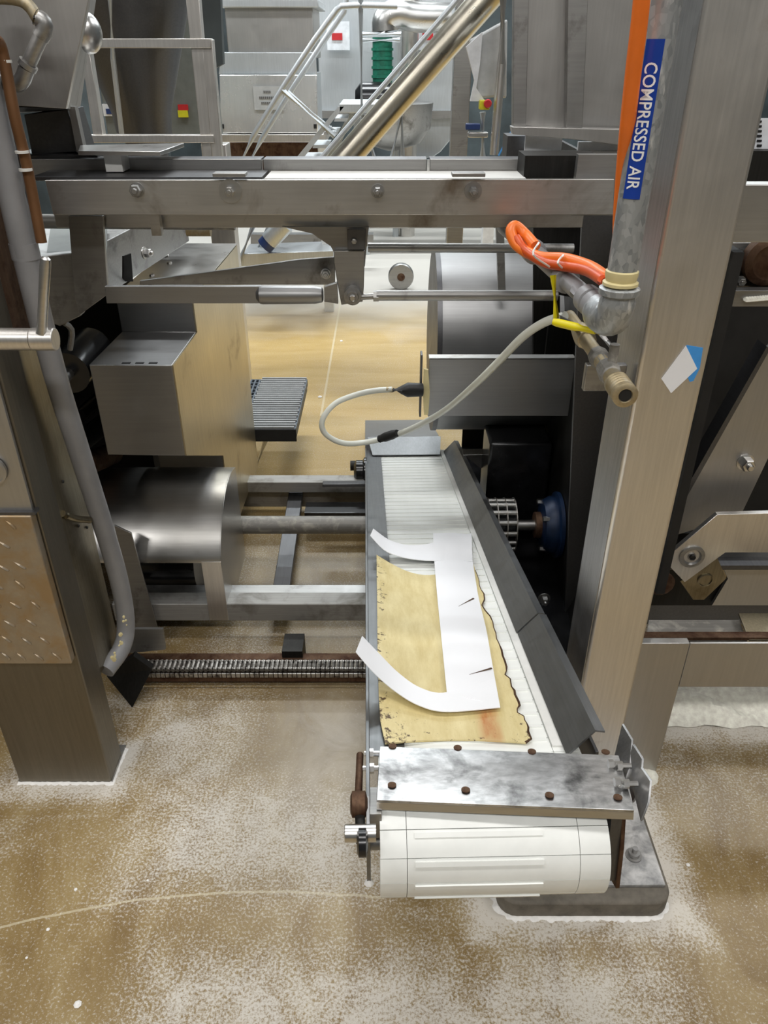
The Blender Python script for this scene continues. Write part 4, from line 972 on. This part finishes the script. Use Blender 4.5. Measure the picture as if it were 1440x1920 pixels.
# stainless bin
bn = T('stainless_bin', 'bright stainless steel bin with hinged flap and a faded paper sign', 'bin')
bn.p('upper_body', B().fb(420, 10, 590, 110, 6.05, .6), 'steel_hopper', bev=.006)
bn.p('rim', B().fb(410, -2, 597, 14, 6.0, .7), 'steel_far', bev=.006)
bn.p('fold', B().pl([(414, 98), (592, 98), (594, 139), (410, 139)], .02, Y=6.02), 'steel_far', bev=.004)
bn.p('front_flap', B().pl([(411, 140), (594, 140), (596, 250), (414, 250)], .03, Y=5.98), 'steel_bin', bev=.006)
bn.p('body', B().fb(415, 139, 594, 252, 6.02, .6), 'steel_far')
bn.p('base_frame', B().fb(412, 252, 612, 267, 5.96, .7), 'steel_post', bev=.004)
for px in (412, 596): bn.p('leg', B().cyl(P(px + 6, 262, Y=6.2), Vector((P(px + 6, 262, Y=6.2).x, 6.2, 0)), .03), 'steel_post')
for px in (417, 591): bn.p('latch', B().fb(px - 3, 233, px + 3, 241, 5.97, .01), 'black_rubber')
sg = bn.p('sign', B().fb(474, 162, 532, 206, 5.965, .008), 'sign_grey', label='faded paper sign')
r = random.Random(9)
for k, (y_, l, rr) in enumerate(((170, 494, 508), (181, 486, 518), (191, 490, 506))):
    b = B(); x = l
    while x < rr: b.fb(x, y_, x + 2.4, y_ + 4.5, 5.96, .003); x += 3.6
    bn.p('letter_row', b, 'ink', sg)
S('bin_shadow_box', 'dark brown box standing in for the shade under the stainless bin', 'shade filler', B().fb(424, 268, 610, 330, 6.4, .3), 'rusty')  # dark box fills the shaded gap below the bin
# cladding cabinet / oven behind
ov = T('clad_machine', 'tall bluish stainless clad machine with red labelled signs at the back', 'machine')
ov.p('cladding', B().fb(592, -10, 770, 208, 8.2, 1.2), 'steel_far', bev=.01)
ov.p('cladding', B().fb(772, -40, 862, 208, 8.15, 1.2), 'steel_far', label='right cladding panel', bev=.01)
ov.p('lower_band', B().fb(592, 208, 862, 222, 8.1, 1.2), 'steel_dull')
ov.p('rounded_flank', B().pl([(772, 208), (862, 208), (858, 235), (845, 262), (826, 285), (810, 296), (772, 296)], .8, Y=8.2), 'steel_far', bev=.01)
for l, r_ in ((612, 656), (782, 812)):
    s_ = ov.p('sign', B().fb(l, 40, r_, 94, 8.1, .01), 'sign_white', label='white sign with red panel')
    ov.p('red_panel', B().fb(l + 10, 62, l + 30, 75, 8.09, .008), 'sign_red', s_)
pp = T('bend_pipe', 'shiny insulated pipe bend above a green ribbed hose at the back', 'pipe')
pp.p('bend', B().tube([P(722, 62, Y=7.6), P(722, 42, Y=7.6), P(732, 30, Y=7.6), P(752, 26, Y=7.6), P(780, 32, Y=7.6), P(845, 34, Y=7.6)], .11, 20, 5), 'steel_bright')
gh = []
pp.p('hose', B().cyl(P(717, 165, Y=7.6), P(717, 70, Y=7.6), .085), 'green_hose', label='green ribbed hose')
for k in range(6): a = P(717, 78 + k * 17, Y=7.6); pp.p('ring', B().cyl(a, a + Vector((0, 0, .02)), .095), 'green_hose')
pp.p('clamp', B().cyl(P(717, 175, Y=7.6), P(717, 163, Y=7.6), .10), 'brass')
S('motor_unit', 'dark motor unit below the green hose at the back', 'motor', B().lathe(P(710, 188, Y=7.5), (1, 0, 0), [(.08, -.2), (.14, -.15), (.14, .1), (.09, .16)], 20), 'grease')
S('round_vessel', 'rounded grey vessel under the step platform at the back', 'vessel', B().lathe(P(735, 240, Y=7.6), (0, 0, 1), [(.05, -.18), (.25, -.12), (.34, 0), (.36, .2)], 26), 'steel_dull')
# big slanted pipe and its channel
sp_ = T('slanted_pipe', 'large slanted brushed steel pipe rising to the right across the back', 'pipe')
d0, d1 = P(620, 330, Y=4.0), P(935, -30, Y=4.0)
sp_.p('pipe', B().cyl(d0, d1, .062, seg=28), 'brushed_pipe')
off = (d1 - d0).normalized().cross(Vector((0, 1, 0))); off = off if off.z > 0 else -off
sp_.p('channel', B().cyl(d0 + off * .085, d1 + off * .085, .012), 'steel_far')
cl1 = T('round_column', 'tall round stainless column crossing behind the slanted pipe', 'column')
a = P(766, 200, Y=8.0); cl1.p('tube', B().cyl((a.x, 8.0, 0), (a.x, 8.0, 3.6), .08, seg=24), 'steel_post')
cl1.p('cable', B().cyl((a.x - .11, 7.95, 0), (a.x - .11, 7.95, 3.6), .03), 'steel_far')
a = P(868, 150, Y=5.0)
S('square_column', 'grey square column right of the slanted pipe', 'column', B().box(a.x - .055, a.x + .045, 5.0, 5.1, 0, 3.6), 'steel_dull', bev=.004)
# step ladder
lad = T('step_ladder', 'aluminium step ladder with handrails and a small platform at the back', 'ladder')
def tb_(pts, r=.016, Y=4.8): return B().tube([P(x, y_, Y=Y) for x, y_ in pts], r, 10, 0)
lad.p('handrail', tb_([(440, 330), (475, 255), (530, 165), (590, 75), (632, 18), (640, 12), (675, 10), (745, 12)]), 'steel_far')
lad.p('handrail', tb_([(455, 330), (490, 262), (545, 172), (605, 80), (645, 22), (655, -30)], .016, 5.2), 'steel_far')
lad.p('brace', tb_([(528, 168), (628, 256)]), 'steel_far'); lad.p('brace', tb_([(540, 172), (632, 250)], .01, 4.9), 'steel_far')
lad.p('stringer', B().pl([(634, 200), (645, 200), (566, 300), (552, 300)], .02, Y=4.8), 'steel_far'); lad.p('stringer', B().pl([(660, 200), (670, 200), (612, 330), (596, 330)], .02, Y=5.1), 'steel_far')
lad.p('platform', B().fb(636, 195, 750, 212, 4.8, .45), 'steel_far', bev=.003)
lad.p('post', tb_([(676, -30), (679, 300), (679, 420)]), 'steel_far'); lad.p('post', tb_([(752, 150), (755, 300)]), 'steel_far')
lad.p('rail', tb_([(678, 64), (752, 64)], .012), 'steel_far'); lad.p('rail', tb_([(678, 76), (750, 75)], .012, 4.85), 'steel_far')
lad.p('brace', tb_([(683, 215), (705, 310)], .014), 'steel_far'); lad.p('brace', tb_([(752, 215), (733, 300)], .014), 'steel_far')
for k in range(4): lad.p('tread', B().pl([(628 - k * 20, 222 + k * 25), (652 - k * 18, 222 + k * 25), (650 - k * 18, 228 + k * 25), (626 - k * 20, 228 + k * 25)], .3, Y=4.8), 'steel_far')
S('white_stand', 'narrow white stand seen between the step ladder legs', 'stand', B().box(P(597, 290, Y=5.4).x, P(616, 290, Y=5.4).x, 5.4, 5.5, 0, P(597, 278, Y=5.4).z), 'white_plastic')
# cart with wheels (seen below the beam)
ca = T('wheeled_cart', 'low grey wheeled frame on the floor seen beneath the beam', 'cart')
ca.p('deck', B().pl([(455, 476), (625, 470), (625, 486), (448, 500)], .3, Y=5.2), 'steel_far', bev=.004)
ca.p('beam', B().pl([(470, 440), (700, 440), (700, 462), (470, 462)], .1, Y=6.6), 'steel_dull')
ca.p('stringer', tb_([(480, 410), (445, 500)], .022, 5.2), 'steel_far'); ca.p('stringer', tb_([(510, 415), (465, 500)], .022, 5.4), 'steel_far')
ca.p('motor', B().cyl(P(505, 452, Y=5.2), P(535, 420, Y=5.2), .06), 'steel_far'); ca.p('motor_cap', B().cyl(P(496, 462, Y=5.2), P(505, 452, Y=5.2), .055), 'blue_plastic')
wh = T('caster_wheel', 'grey rubber caster wheel standing on the pale far floor', 'wheel')
q = P(752, 498, Y=6.0); 
wh.p('tyre', B().lathe((q.x, 6.0, .098), FR, [(.06, -.03), (.092, -.03), (.098, -.02), (.098, .02), (.092, .03), (.06, .03)], 30), 'steel_dull')
wh.p('rim', B().lathe((q.x, 6.0, .098), FR, [(.066, -.02), (.066, .02), (.04, .026), (.02, .034), (.008, .036)], 24), 'rusty')
ft = T('far_track', 'grey low machine track running across the far floor under the beam', 'track')
ft.p('rail', B().box(-.4, 1.8, 7.2, 7.3, .22, .34), 'steel_dull'); ft.p('rail', B().box(-.4, 1.8, 7.6, 7.7, .34, .62), 'back_dark')
for x in (-.2, .6, 1.25): ft.p('foot', B().box(x, x + .07, 7.15, 7.25, 0, .25), 'steel_far')
S('leg_tube', 'pale upright leg just below the beam left of the taper arm', 'leg', B().box(P(395, 440, Y=3.6).x, P(440, 440, Y=3.6).x, 3.6, 3.7, 0, 1.25), 'steel_post', bev=.004)
S('floor_cable', 'thin dark wire trailing on the pale far floor', 'cable', B().tube([P(905, 450, Z=.02), P(890, 500, Z=.02), P(876, 560, Z=.02)], .006, 6), 'black_rubber')
S('white_post', 'short white square post standing on the far floor beside the dark bracket', 'post', B().box(P(905, 450, Y=5.6).x, P(925, 450, Y=5.6).x, 5.6, 5.7, 0, .75), 'sign_white')
# big hanging screen box, e-stop
sc = T('covered_screen', 'control screen wrapped in clear plastic hanging at the back', 'screen')
sc.p('screen', B().pl([(880, 75), (952, 35), (950, 185), (935, 182), (895, 185)], .06, Y=3.9), 'sign_grey', bev=.01)
sc.p('plastic_wrap', B().pl([(874, 88), (905, 60), (900, 120), (893, 165), (910, 190), (882, 190), (890, 150)], .03, Y=3.86), 'sign_white')
sc.p('arm', B().tube([P(944, -20, Y=3.85), P(940, 120, Y=3.85), P(926, 290, Y=3.85)], .02, 10), 'steel_post')
es = T('stop_button_box', 'small yellow emergency stop box with red button at the back', 'switch')
es.p('box', B().fb(900, 188, 918, 206, 3.82, .05), 'sign_yellow', bev=.004); es.p('button', B().lathe(P(914, 194, Y=3.82), FR, [(.014, 0), (.018, .01), (.014, .02)], 14), 'sign_red')
vs = T('valve_stack', 'small stack of pipe valves below the emergency stop box', 'valve')
vs.p('pipe', B().tube([P(905, 210, Y=3.9), P(905, 295, Y=3.9)], .014, 10), 'steel_far'); vs.p('valve', B().fb(874, 232, 900, 244, 3.88, .04), 'blue_plastic', bev=.004); vs.p('valve', B().fb(878, 248, 915, 258, 3.88, .04), 'steel_bright', bev=.004)
S('blue_wire', 'thin blue wire curving beside the hanging screen arm', 'wire', B().tube([P(968, 230, Y=3.8), P(950, 262, Y=3.8), P(935, 292, Y=3.8)], .004, 6, 3), 'blue_tape')
S('backdrop_tank', 'tall dark tank standing at the back left behind the control cabinet', 'tank', B().cyl((-3.2, 9.4, 0), (-3.2, 9.4, 3.2), .8, seg=40), 'back_dark')
# floor crumbs
for k, (px, py, s_) in enumerate(((146, 1884, .008), (142, 1668, .004), (277, 1651, .003), (345, 1557, .003), (90, 1743, .004), (50, 1796, .003), (606, 1127, .009), (600, 745, .012), (640, 640, .01), (1290, 1622, .005))):
    q = P(px, py, Z=0)
    S('crumb', ['largest white crumb on the floor near the lower left corner', 'small pale crumb below the left column foot', 'tiny pale crumb beside the pale arc line on the floor', 'tiny pale crumb on the open floor between the column foot and the arc line', 'tiny pale crumb between the arc line and the lower left corner', 'pale crumb nearest the left edge, below the arc line', 'white round crumb between the low cross rails', 'pale crumb on the golden floor right of the grating step', 'pale crumb on the golden floor under the pivot bracket', 'pale crumb on the floor right of the concrete footing'][k], 'crumb',
      B().lathe(q, (0, 0, 1), [(s_ * .9, 0), (s_, s_ * .3), (s_ * .5, s_ * .7)], 7), 'flour_white', group='crumbs on the floor')

for t_ in ROOTS: t_.close()
